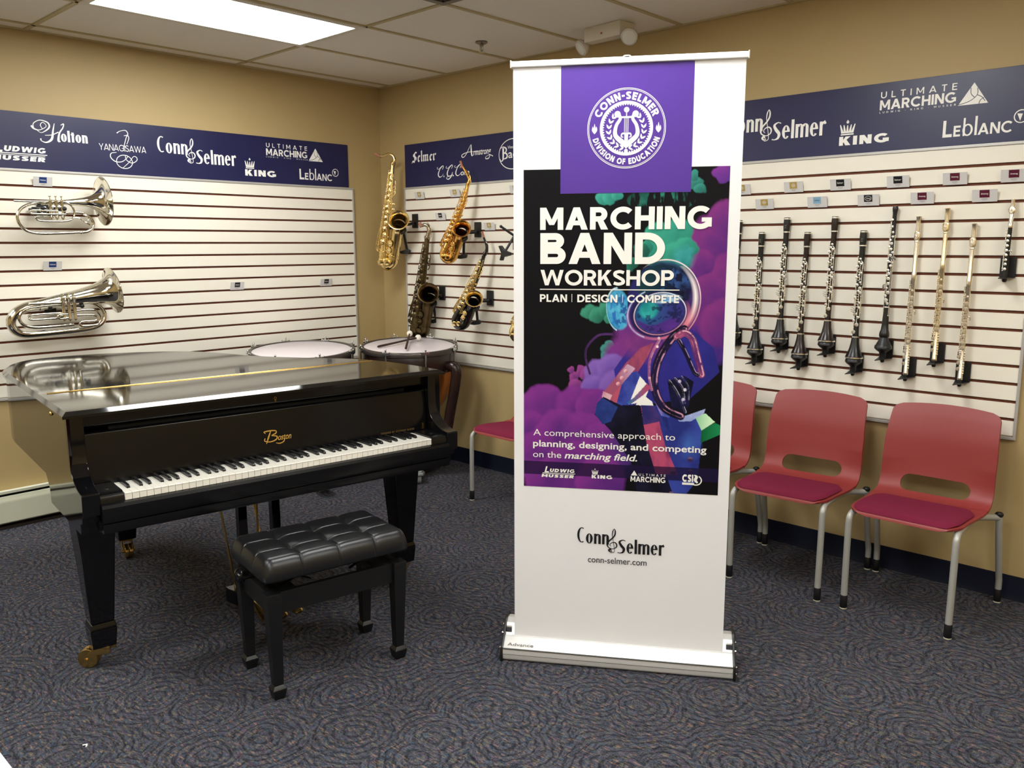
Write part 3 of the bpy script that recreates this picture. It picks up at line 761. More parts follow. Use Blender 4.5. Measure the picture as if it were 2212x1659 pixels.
for s in (-1, 1):
    m = MB(); m.prism([(.14, .66), (-.004, .66), (-.004, .716), (.004, .730), (.02, .735), (.14, .735)], s*.613, s*.687, 'yzx')
    kb = m.build('key_block', M_sat, pn, bevel=.002)
    MB().lathe([(0, .735), (.008, .7362), (.008, .735)], 14, TM(s*.65, .06, 0)).build('screw', M_chrome, kb)
# fallboard
fb = [(.150, .720), (.148, .732), (.1505, .775), (.155, .83), (.160, .88), (.163, .903), (.168, .910), (.190, .910), (.195, .904), (.195, .72)]
fall = MB().prism(fb, -.686, .686, 'yzx').build('fallboard', pm('fallboard_ebony', '#08080a', .2, var=.15, scale=5, spec=.4), pn, bevel=.002, ang=30)
m = MB(); m.box((-.686, .165, .935), (.686, .19, .976)); m.prism([(.175, .925), (.16, .935), (.16, .938), (.19, .938), (.19, .925)], -.686, .686, 'yzx')
m.build('front_rail', M_sat, pn, bevel=.002)
MB().box((-.60, .19, .73), (.60, .24, .95)).build('rail_gap_shade', M_shade, pn, smooth=False)  # near-black filler, paints the shade in the gap above the fallboard
k = Ink(.1640)
k.ring(-.001, .952, .0055, .0055, .0016, .0016, n=16); k.poly(rect(-.0035, .934, -.0019, .949)); k.poly(rect(.0001, .934, .0017, .949)); k.poly(rect(-.0035, .933, .0017, .935))
k.build('keyhole', M_brass, pn, smooth=False, recalc=False)
MB().box((.660, .141, .740), (.670, .149, .766)).build('fallboard_pivot', M_brass, pn, bevel=.0015)
# maker's script on the fallboard (tilted with the board)
M_gold = pm('gold_print', '#d8ac55', 0.35, 0.6, var=0.03)
LM = TM(-.006, .1488, .786) @ RM('X', math.radians(-4.6))
k = Ink(0)
k.curve([(-.046, .034, .002), (-.052, .041, .004), (-.030, .043, .005), (-.005, .040, .004), (-.006, .030, .005), (-.022, .024, .003), (-.002, .018, .005), (-.006, .006, .005), (-.030, .000, .004), (-.052, .006, .004), (-.050, .016, .004)])
k.curve([(-.026, .040, .004), (-.036, .018, .006), (-.046, -.006, .003)])
k.type('oston', .002, .002, .034, .014, .3, width=.056)
k.curve([(.030, .006, .003), (.024, -.006, .004), (.008, -.011, .004), (-.008, -.007, .0025)])
k.v = [tuple(LM @ Vector(v)) for v in k.v]
k.build('script_lettering', M_gold, fall, smooth=False, recalc=False)
k = Ink(0); k.caps('DESIGNED BY STEINWAY', 0, 0, .0075, .12, .16, width=.125); k.type('& SONS', .131, 0, .0105, .01, width=.034)
LM2 = TM(.455, .1476, .742) @ RM('X', math.radians(-3))
k.v = [tuple(LM2 @ Vector(v)) for v in k.v]
k.build('small_lettering', pm('dull_gold_print', '#8f7440', .4, .5), fall, smooth=False, recalc=False)
# keys
wm = {}
KW = 1.2230/52
def white_mesh():
    m = MB(); w = KW/2-.0006
    m.prism([(0, .702), (0, .7225), (-.0015, .7235), (-.0012, .7262), (.002, .7275), (.150, .7275), (.150, .702)], -w, w, 'yzx')
    return m
def black_mesh():
    m = MB()
    m.prism([(.050, .726), (.0515, .734), (.056, .7385), (.062, .7395), (.150, .7395), (.150, .726)], -.0048, .0048, 'yzx')
    for i, v in enumerate(m.v):
        if v[2] < .73: m.v[i] = (v[0]*1.25, v[1], v[2])
    return m
k0 = white_mesh().build('white_key', M_ivory_key, pn, bevel=.0008)
b0 = black_mesh().build('black_key', M_ebkey, pn, bevel=.0016)
wi = 0; firstw = firstb = True
for note in range(88):
    pc = (note+9) % 12
    if pc in (1, 3, 6, 8, 10):
        o = b0 if firstb else b0.copy()
        if not firstb: COL.objects.link(o)
        firstb = False
        o.location.x = -.6115+wi*KW + {1: -.0025, 3: .0025, 6: -.003, 8: 0, 10: .003}[pc]
    else:
        o = k0 if firstw else k0.copy()
        if not firstw: COL.objects.link(o)
        firstw = False
        o.location.x = -.6115+(wi+.5)*KW; wi += 1
# lid with bevelled edge, and the long brass hinge
lid_b = [(p[0]*1.0+math.copysign(.010, p[0]), p[1]) for p in outl]
lid_b[0] = (.755, .100); lid_b[-1] = (-.757, .100)
lid_t = inset(lid_b, .016); n = len(lid_b)
lid_t[0] = (lid_t[0][0], .126); lid_t[-1] = (lid_t[-1][0], .126)
m = MB(); vs = [(x, y, .978) for x, y in lid_b]+[(x, y, .987) for x, y in lid_b]+[(x, y, .998) for x, y in lid_t]
m.add(vs, [tuple(reversed(range(n))), tuple(range(2*n, 3*n))]+[(r*n+i, r*n+(i+1) % n, (r+1)*n+(i+1) % n, (r+1)*n+i) for r in range(2) for i in range(n)])
lid = m.build('lid', M_pol, pn, ang=12, wn=True)
m = MB(); m.tube([(-.715, .556, .9985), (.655, .556, .9985)], .0028, 8)
m.box((-.715, .549, .9975), (.655, .563, .9985))
for i in range(43): x = -.715+i*.0319; m.tube([(x, .556, .9985), (x+.0022, .556, .9985)], .0034, 8)
m.build('hinge', M_brass, lid)
MB().ball((-.752, .30, .968), .008, 10).build('lid_rubber', M_brass, lid)
# legs with brass casters
def leg(x, y, ztop, ang):
    m = MB(); m.frustum((x, y, .185), .040, .040, (x, y, ztop), .067, .064)
    m.frustum((x, y, .160), .046, .046, (x, y, .185), .040, .040); m.frustum((x, y, .088), .040, .040, (x, y, .160), .046, .046)
    l = m.build('leg', M_pol, pn, bevel=.004)
    c, s = math.cos(ang), math.sin(ang); D = TM(x, y, 0) @ RM('Z', ang) @ Matrix.Scale(1.12, 4)
    m = MB(); m.box((-.030, -.024, .070), (.034, .024, .080), D)
    for q in (-1, 1): m.prism([(.034, .074), (-.02, .074), (-.056, .034), (-.044, .024), (-.012, .050), (.034, .056)], q*.018, q*.024, 'xzy', D)
    m.tube([(-.046, -.028, .033), (-.046, .028, .033)], .006, 10, M=D)
    cb = m.build('caster', M_brass, l, bevel=.001)
    m = MB()
    for q in (-.009, .009): m.tube([(-.046, q-.0075, .033), (-.046, q+.0075, .033)], .033, 24, M=D)
    m.build('wheel', M_brass, cb, bevel=.003)
    return l
leg(-.655, .305, .60, math.radians(-39)); leg(.640, .305, .60, math.radians(40)); leg(-.27, 1.46, .70, math.radians(85))
# pedal lyre
m = MB()
for x in (-.090, .052): m.box((x-.018, .335, .13), (x+.018, .372, .62))
m.prism([(-.135, .34), (.095, .34), (.11, .39), (.11, .42), (-.15, .42), (-.15, .39)], .075, .135, 'xyz')
m.box((-.12, .32, .60), (.09, .40, .64))
ly = m.build('pedal_lyre', M_pol, pn, bevel=.003)
for x in (-.085, -.020, .045):
    pts = smooth_path([(x+.002, .36, .100), (x+.001, .30, .101), (x-.003, .25, .098), (x-.007, .190, .084), (x-.002, .130, .068)], 4)
    rr = [lerp(.010, .021, min(1, max(0, (i-6)/8))) for i in range(len(pts))]; rr[-1] = .013
    mm = MB(); mm.tube(pts, rr, 14, flat=.38, up=(0, 0, 1)); mm.build('pedal', M_brass, ly)
m = MB()
m.tube([(-.185, .36, .60), (-.118, .385, .12)], .005, 8); m.tube([(-.02, .36, .60), (-.02, .37, .13)], .005, 8)
m.tube([(.03, .60, .66), (.03, .40, .12)], .005, 8); m.build('pedal_rods', M_brass, ly)

# ---------------------------------------------------------------- piano bench
M_leather = pm('black_leatherette', '#17181a', 0.30, var=0.08, scale=60, bump=0.10, bscale=900)
M_bl = pm('black_lacquer', '#101113', 0.38, var=0.1)
bn = thing('piano_bench', 'black adjustable piano bench with tufted leather seat in front of the piano', 'bench', (2.604, -2.371, 0), math.atan2(.9858, .168))
for sx in (-1, 1):
    for sy in (-1, 1):
        x, y = sx*.236, sy*.134
        m = MB(); X, Y = sx*.240, sy*.136
        m.frustum((x, y, .050), .0165, .0165, (X, Y, .36), .026, .024); m.box((X-.026, Y-.024, .36), (X+.026, Y+.024, .382))
        m.frustum((x, y, .036), .025, .025, (x, y, .050), .0165, .0165); m.frustum((x, y, 0), .018, .018, (x, y, .036), .025, .025)
        m.build('leg', M_bl, bn, bevel=.002)
m = MB()
for s in (-1, 1):
    m.box((-.216, s*.134-.011, .305), (.216, s*.134+.011, .380)); m.box((s*.240-.011, -.114, .305), (s*.240+.011, .114, .380))
    m.box((s*.175-.03, -.12, .360), (s*.175+.03, .12, .374))
m.build('apron', M_bl, bn, bevel=.0015)
m = MB()
for s in (-1, 1):
    for x0 in (-.15, .10):
        m.tube([(x0-.03, s*.085, .378), (x0+.07, s*.085, .425)], .008, 6, flat=.4); m.tube([(x0+.07, s*.085, .378), (x0-.03, s*.085, .425)], .008, 6, flat=.4)
    m.tube([(s*.02-.115, -.09, .40), (s*.02-.115, .09, .40)], .005, 8)
m.box((-.22, -.12, .420), (.22, .12, .432)); m.tube([(-.29, 0, .402), (.27, 0, .402)], .007, 8)
m.build('lift_mechanism', pm('black_steel', '#151515', .35, .6), bn)
for s in (-1, 1):
    MB().lathe([(0, .030), (.012, .030), (.022, .024), (.026, .012), (.024, .002), (.012, -.004), (.010, -.016), (0, -.016)], 20, TM(s*.278, .03, .402) @ RM('Y', s*math.pi/2)).build('knob', pm('glossy_black_knob', '#0c0c0e', .08), bn)
A_, B_, H_ = .277, .172, .078
SXS = [-.1385, 0, .1385]; SYS = [-.057, .057]
def edge(t):   # rounded shoulder 0..1
    q = min(1.0, max(0.0, t/.034)); return math.sqrt(max(0.0, 1-(1-q)**2.0))
XS = sorted(set([s+d for s in SXS for d in (-.009, -.006, -.0042, -.0025, -.001, .001, .0025, .0042, .006, .009)] + [-A_+d for d in (0, .0015, .004, .008, .013, .020, .029, .040, .05)] + [-A_+.06+i*(2*A_-.12)/58 for i in range(59)] + [A_-d for d in (0, .0015, .004, .008, .013, .020, .029, .040, .05)]))
YS = sorted(set([s+d for s in SYS for d in (-.009, -.006, -.0042, -.0025, -.001, .001, .0025, .0042, .006, .009)] + [-B_+d for d in (0, .0015, .004, .008, .013, .020, .029, .040, .05)] + [-B_+.06+i*(2*B_-.12)/36 for i in range(37)] + [B_-d for d in (0, .0015, .004, .008, .013, .020, .029, .040, .05)]))
def cz(x, y):
    ex = edge(A_-abs(x)); ey = edge(B_-abs(y)); z = H_*(.10+.90*(ex*ey))
    dx = min(abs(x-s) for s in SXS); dy = min(abs(y-s) for s in SYS)
    tuft = min(math.hypot(x-a, y-b) for a in SXS for b in SYS)
    cre = .0050*math.exp(-(dx/.0030)**2)+.0042*math.exp(-(dy/.0030)**2)+.0030*math.exp(-(dx/.016)**2)+.0024*math.exp(-(dy/.016)**2)+.0085*math.exp(-(tuft/.024)**2)
    return .428+z-cre*ex*ey
def cxy(x, y):   # pull in the corners
    k_ = max(0, abs(x)-(A_-.04))/.04; j_ = max(0, abs(y)-(B_-.04))/.04
    dx = min(abs(x-s) for s in SXS); cr = .0045*math.exp(-(dx/.0032)**2)*(1-edge(B_-abs(y)))*(1 if abs(y) > B_-.03 else 0)
    return x*(1-.028*k_*j_*j_), y*(1-.045*k_*k_*j_)-math.copysign(cr, y)
m = MB(); nx, ny = len(XS), len(YS)
vs = [(*cxy(x, y), cz(x, y)) for y in YS for x in XS] + [(*cxy(x*.985, y*.98), .428) for y in YS for x in XS]
fs = []
for j in range(ny-1):
    for i in range(nx-1):
        a = j*nx+i; fs.append((a, a+1, a+nx+1, a+nx)); b = a+nx*ny; fs.append((b, b+nx, b+nx+1, b+1))
bd = [i for i in range(nx)]+[j*nx+nx-1 for j in range(1, ny)]+[(ny-1)*nx+i for i in range(nx-2, -1, -1)]+[j*nx for j in range(ny-2, 0, -1)]
fs += [(bd[i], bd[(i+1) % len(bd)], bd[(i+1) % len(bd)]+nx*ny, bd[i]+nx*ny) for i in range(len(bd))]
m.add(vs, fs); m.build('seat_cushion', M_leather, bn, ang=75)
# ---------------------------------------------------------------- stacking chairs
M_shell = pm('brick_red_plastic', '#8c3230', 0.45, var=0.03, scale=120, bump=0.12, bscale=1400)
M_pad = pm('burgundy_fabric', '#75203a', 0.9, var=0.10, scale=700, bump=0.3, bscale=1200, spec=.15)
M_frame = pm('silver_powder_coat', '#aeada6', 0.38, 0.25, var=0.02)
M_sleeve = pm('black_foot_sleeve', '#0e0e10', 0.5)
M_glide = pm('pale_glide', '#d8d6bd', 0.5)
def make_chair(label):
    t = thing('stacking_chair', label, 'chair', (0, 0, 0), group='red chairs along the right wall')
    pr = smooth_path([(-.268, .427), (-.262, .440), (-.235, .447), (-.15, .447), (-.05, .441), (.04, .438), (.095, .446), (.135, .468), (.160, .505), (.174, .56), (.184, .62), (.198, .70), (.222, .775), (.240, .818), (.250, .840)], 8)
    L = [0]
    for a, b in zip(pr, pr[1:]): L.append(L[-1]+math.dist(a, b))
    LT = L[-1]
    def at(s):
        for i in range(len(L)-1):
            if L[i+1] >= s: q = (s-L[i])/max(1e-9, L[i+1]-L[i]); return lerp(pr[i][0], pr[i+1][0], q), lerp(pr[i][1], pr[i+1][1], q)
        return pr[-1]
    s_hole = next(L[i] for i in range(len(pr)) if pr[i][1] > .486 and pr[i][0] > .1)
    def halfw(s):
        if s < .34: w = lerp(.212, .231, s/.34)
        elif s < .62: w = lerp(.231, .228, (s-.34)/.28)
        else: w = lerp(.228, .213, min(1, (s-.62)/.25))
        d = min(s, .075); w -= .075-math.sqrt(max(0, .075**2-(.075-d)**2)) if s < .075 else 0
        e = LT-s
        if e < .035: w -= .035-math.sqrt(max(0, .035**2-(.035-e)**2))
        return w
    nu, nv = 60, 110
    hx, hs, hr = .142, .040, .038
    def sd(u, s):
        qx = abs(u)-(hx-hr); qs = abs(s-s_hole)-(hs-hr)
        return math.hypot(max(qx, 0), max(qs, 0))+min(max(qx, qs), 0)-hr
    V = []; UV = []
    for j in range(nv+1):
        for i in range(nu+1):
            s = LT*j/nv; u = (2*i/nu-1)*halfw(s)
            for _ in range(3):
                d = sd(u, s)
                if abs(d) < .0052:
                    gx = (sd(u+1e-4, s)-sd(u-1e-4, s))/2e-4; gs = (sd(u, s+1e-4)-sd(u, s-1e-4))/2e-4
                    u -= gx*d; s -= gs*d
            y, z = at(min(max(s, 0), LT))
            # dished seat and back, top edge bowed
            c = (u/.22)**2
            if s < .36: z += .006*c*max(0, (s-.06)/.3)
            if s > .40: y -= .022*c*min(1, (s-.40)/.15)
            if s > LT-.12: z -= .016*c*(s-LT+.12)/.12
            V.append((u, y, z)); UV.append((u, s))
    F = []
    for j in range(nv):
        for i in range(nu):
            a = j*(nu+1)+i; q = (a, a+1, a+nu+2, a+nu+1)
            if sd(sum(UV[k][0] for k in q)/4, sum(UV[k][1] for k in q)/4) > 0: F.append(q)
    MB().add(V, F).build('seat_shell', M_shell, t, solid=.009, ang=50)
    m = MB()
    def pad(u, v):
        s = lerp(.014, .325, v); w = min(halfw(s)-.012, .207); e_ = max(0, s-.245); w -= .08-math.sqrt(max(0, .08**2-min(.08, e_)**2))
        x = (2*u-1)*w; y, z = at(s); ex = min(1, (w-abs(x))/.018); es = min(1, min(s-.014, .325-s)/.018)
        k = math.sqrt(max(0, 1-(1-max(0, ex))**2))*math.sqrt(max(0, 1-(1-max(0, es))**2))
        return (x, y, z+.006*(x/.22)**2+.001+.013*k+.002*math.cos(x*14)*k)
    m.grid(pad, 36, 36); m.build('seat_pad', M_pad, t, ang=80)
    for s in (-1, 1):
        m = MB(); m.tube(smooth_path([(s*.206, -.258, .058), (s*.207, -.256, .25), (s*.207, -.254, .375), (s*.206, -.244, .410), (s*.202, -.205, .425), (s*.196, -.08, .424), (s*.196, .05, .416), (s*.215, .135, .404), (s*.248, .184, .398)], 5), .0135, 12)
        fl = m.build('front_leg', M_frame, t)
        m = MB(); m.tube(smooth_path([(s*.250, .186, .402), (s*.250, .190, .38), (s*.253, .215, .26), (s*.256, .248, .130), (s*.257, .255, .100), (s*.257, .255, .058)], 5), .0135, 12)
        rl = m.build('rear_leg', M_frame, t)
        for (x, y), par in (((s*.206, -.258), fl), ((s*.257, .255), rl)):
            MB().lathe([(0, .062), (.0138, .062), (.0152, .058), (.0152, .008), (.0142, .006), (0, .006)], 16, TM(x, y, 0)).build('foot_sleeve', M_sleeve, par)
            MB().lathe([(0, .007), (.0145, .007), (.0150, .003), (.012, 0), (0, 0)], 16, TM(x, y, 0)).build('glide', M_glide, par)
        MB().lathe([(0, .402), (.013, .402), (.0165, .408), (.0165, .415), (.011, .421), (0, .422)], 16, TM(s*.250, .186, 0)).build('frame_cap', M_sleeve, rl)
    m = MB(); m.tube([(-.196, -.09, .424), (.196, -.09, .424)], .009, 8); m.tube([(-.200, .07, .412), (.200, .07, .412)], .009, 8); m.build('cross_bar', M_frame, t)
    return t
CH = make_chair('red plastic chair with burgundy seat pad, nearest the right edge of the photo')
CH.location = (4.041, -.337, 0)
dup(CH, (3.501, -.350, 0), (0, 0, math.radians(3)), 'red plastic chair with burgundy seat pad, middle one of the three right of the banner')
dup(CH, (2.955, -.365, 0), (0, 0, math.radians(3)), 'red plastic chair mostly hidden behind the right edge of the banner')
dup(CH, (1.775, -.345, 0), (0, 0, math.radians(-2)), 'red plastic chair showing left of the banner, beside the timpani')

# ---------------------------------------------------------------- timpani
M_copper = pm('hammered_copper', '#b8713a', 0.30, 0.85, var=0.10, scale=90, bump=0.6, bscale=90)
M_shelld = pm('dark_brown_fibreglass', '#2a1a16', 0.28, var=0.15, scale=8)
M_head = pm('translucent_drumhead', '#d9cfd2', 0.22, var=0.015, scale=4)
M_hoop = pm('dark_steel_hoop', '#4a433f', 0.30, 0.6, var=0.06)
M_grey = pm('grey_caster_rubber', '#8d9092', 0.5)
def timpano(label, loc, Rr, tilt_dir, spin, foot, pl):
    t = thing('timpani_drum', label, 'drum', loc, group='timpani in the corner')
    T = TM(0, 0, .872) @ Matrix.Rotation(math.radians(3.4), 4, Vector((-tilt_dir[1], tilt_dir[0], 0)))
    MB().lathe([(0, .003), (Rr*.93, .003), (Rr*.965, -.001), (Rr*.975, -.02)], 64, T).build('drumhead', M_head, t, ang=60)
    MB().lathe([(Rr*.965, -.003), (Rr*.975, .006), (Rr*1.03, .006), (Rr*1.045, -.001), (Rr*1.045, -.024), (Rr*.97, -.024), (Rr*.965, -.003)], 64, T).build('counter_hoop', M_hoop, t, ang=50)
    MB().lathe([(Rr*.985, -.022), (Rr*1.0, -.03), (Rr*1.0, -.135), (Rr*.98, -.15), (Rr*.90, -.152)], 64, T).build('suspension_ring', M_shelld, t)
    prof = [(Rr*.96, -.14)] + [(Rr*.96*math.cos(a), -.14-.38*math.sin(a)) for a in [math.radians(k*10) for k in range(1, 9)]] + [(.02, -.52)]
    MB().lathe(prof, 48, T).build('bowl', M_copper, t)
    for k in range(8):
        a = spin+k*math.pi/4; D = T @ RM('Z', a)
        m = MB(); m.box((Rr*1.02, -.026, -.010), (Rr*1.075, .026, .009), D); m.tube([(Rr*1.06, 0, .024), (Rr*1.06, 0, -.15)], .0055, 8, M=D)
        m.box((Rr*1.0, -.02, -.165), (Rr*1.075, .02, -.14), D)
        m.ball((Rr*1.06, 0, .024), .008, 8, D); m.ball((Rr*1.06, .024, .010), .006, 8, D); m.ball((Rr*1.06, -.024, .010), .006, 8, D)
        m.build('tension_lug', M_chrome, t, bevel=.003)
    for k in range(4):
        a = math.radians(16+90*k); D = RM('Z', a)
        pts = smooth_path([(Rr*.99, 0, .755), (Rr*1.13, 0, .750), (Rr*1.17, 0, .70), (Rr*1.12, 0, .60), (Rr*1.02, 0, .46), (Rr*.93, 0, .33), (Rr*.80, 0, .20), (Rr*.55, 0, .13)], 5)
        m = MB()
        for q in (-1, 1): m.tube([(x, q*.016, z) for x, y, z in pts], .022, 10, M=D, flat=1.3)
        m.ball((Rr*1.10, 0, .745), .035, 12, D); m.build('strut', M_shelld, t)
        pts = [(Rr*.97*math.cos(b), 0, .872-.14-.40*math.sin(b)-.004) for b in [math.radians(v) for v in range(0, 90, 8)]]
    m = MB(); m.lathe([(0, .14), (.10, .14), (.19, .12), (.20, .09), (.19, .075), (0, .075)], 32)
    sp_, spin = spin, foot
    for k in range(3): m.tube([(0, 0, .10), (.30*math.cos(spin+k*2.094), .30*math.sin(spin+k*2.094), .09)], .024, 8)
    m.tube([(0, 0, .12), (0, 0, .37)], .035, 12); bs = m.build('base', M_shelld, t)
    for k in range(3):
        c = (.30*math.cos(spin+k*2.094), .30*math.sin(spin+k*2.094)); D = TM(c[0], c[1], 0) @ RM('Z', spin+k*2.094)
        m = MB(); m.tube([(0, -.015, .038), (0, .015, .038)], .038, 20, M=D); m.box((-.015, -.02, .05), (.015, .02, .095), D); m.build('caster', M_black if k else M_grey, bs, bevel=.004)
    D = RM('Z', foot) @ RM('Y', math.radians(-8))
    m = MB(); m.prism([(.18, -.045), (pl-.06, -.045), (pl, -.025), (pl, .025), (pl-.06, .045), (.18, .045)], .012, .030, 'xyz', D)
    m.build('pedal', pm('grey_pedal_metal', '#8f9294', .4, .5), bs, bevel=.004)
    return t
TD = (.77, -.64)
timpano('kettledrum with copper bowl and two white-tipped mallets on its head', (.783, -.418, 0), .312, TD, math.radians(-66.7), math.radians(-32), .36)
timpano('kettledrum mostly hidden behind the piano lid, with nothing on its head', (.44, -1.03, 0), .326, TD, math.radians(-60), math.radians(-17), .47)
M_shaft = pm('dark_brown_mallet_shaft', '#2c1712', 0.4, var=0.15)
M_felt = pm('white_felt', '#e9e3d4', 0.95, var=0.03, scale=300, bump=0.4, bscale=700)
def mallet(label, a, b, c):
    a, c = Vector(a), Vector(c); t = thing('timpani_mallet', label, 'mallet', a, group='mallets on the timpani')
    d = c-a; m = MB(); m.tube([(0, 0, 0), d*.02, d*.3, d*.95], [.006, .0085, .0075, .0055], 10); m.build('shaft', M_shaft, t)
    MB().ball(d, .021, 16).build('felt_head', M_felt, t)
up = .007
mallet('dark wooden mallet with white felt head, lying longer across the drumhead and pointing left', (.734, -.644, .881), None, (.706, -.272, .909))
mallet('dark wooden mallet with white felt head, foreshortened and pointing towards the piano', (.955, -.589, .882), None, (.632, -.286, .933))

# ---------------------------------------------------------------- roll-up banner
M_vinyl = pm('white_banner_vinyl', '#f2f2f4', 0.38, var=0.006, scale=3, bump=0.03, bscale=12)
M_purple = pm('purple_print', '#4d2791', 0.42, var=0.015, scale=3)
M_silver = pm('anodised_aluminium', '#dcdbd8', 0.32, 0.35, var=0.02, scale=30, stretch=(.2, 1, 1))
bb = thing('roll_up_banner', 'tall white roll-up banner with purple and black print standing in the middle of the room', 'banner', (3.437, -1.688, 0), math.atan2(.53962, .84191))
SY = .060                     # plane of the printed sheet
m = MB(); m.box((-.383, SY, .075), (.383, SY+.0012, 2.135)); sheet = m.build('printed_sheet', M_vinyl, bb, smooth=False)
m = MB(); m.prism([(SY-.008, 2.127), (SY-.010, 2.130), (SY-.009, 2.134), (SY-.008, 2.143), (SY-.004, 2.149), (SY+.010, 2.149), (SY+.013, 2.143), (SY+.013, 2.127)], -.388, .388, 'yzx')
tb = m.build('top_bar', M_silver, bb, bevel=.001)
for s in (-1, 1): MB().box((s*.388, SY-.011, 2.126), (s*.392, SY+.014, 2.151)).build('bar_end_cap', M_ivory, tb, bevel=.001)
MB().lathe([(0, 2.149), (.014, 2.149), (.012, 2.153), (0, 2.154)], 14, TM(0, SY+.004, 0)).build('pole_clip', M_ivory, tb)
pf = [(.004, .004), (.0, .010), (-.002, .028), (.002, .046), (.006, .047), (.010, .050), (.050, .075), (.056, .0775), (.062, .0775), (.085, .115), (.110, .125), (.150, .118), (.178, .090), (.185, .05), (.182, .004)]
base = MB().prism(pf, -.418, .418, 'yzx').build('base_cassette', M_silver, bb, bevel=.0012, ang=25)
m = MB(); m.box((-.418, -.0005, .0465), (.418, .006, .049)); m.box((-.418, -.0028, .0275), (.418, -.0005, .0285)); m.build('groove', pm('dark_groove', '#4a4a48', .5), base, smooth=False)
for s in (-1, 1):
    m = MB(); m.prism([(-.006, 0), (-.008, .030), (.002, .054), (.050, .082), (.085, .122), (.112, .132), (.152, .125), (.186, .094), (.193, .05), (.190, 0)], s*.418, s*.428, 'yzx')
    ec = m.build('end_cap', pm('black_end_cap', '#161616', .3), base, bevel=.002)
    for y, z in ((.015, .018), (.012, .046), (.055, .085), (.085, .105)): MB().ball((s*.4285, y, z), .006, 10).build('screw', M_chrome, ec)
    MB().box((s*.395, .066, .078), (s*.418, .084, .104)).build('latch', M_chrome, ec, bevel=.002)
    MB().box((s*.30-.02, .02, 0), (s*.30+.02, .30, .004)).build('foot', M_silver, base)
m = MB(); m.tube([(0, .13, .10), (0, SY+.008, 2.13)], .009, 12); m.build('support_pole', M_silver, bb)
k = Ink(0); k.type('Advance', 0, 0, .0175, .012, 0, width=.098)
k.stroke([(0, -.0), (0, 0)], .0001)
IM = TM(-.403, .0155, .0553) @ RM('X', math.radians(-58))
k.v = [tuple(IM @ Vector(v)) for v in k.v]
k.build('stamped_name', pm('grey_stamp', '#6e6c66', .5), base, smooth=False, recalc=False)

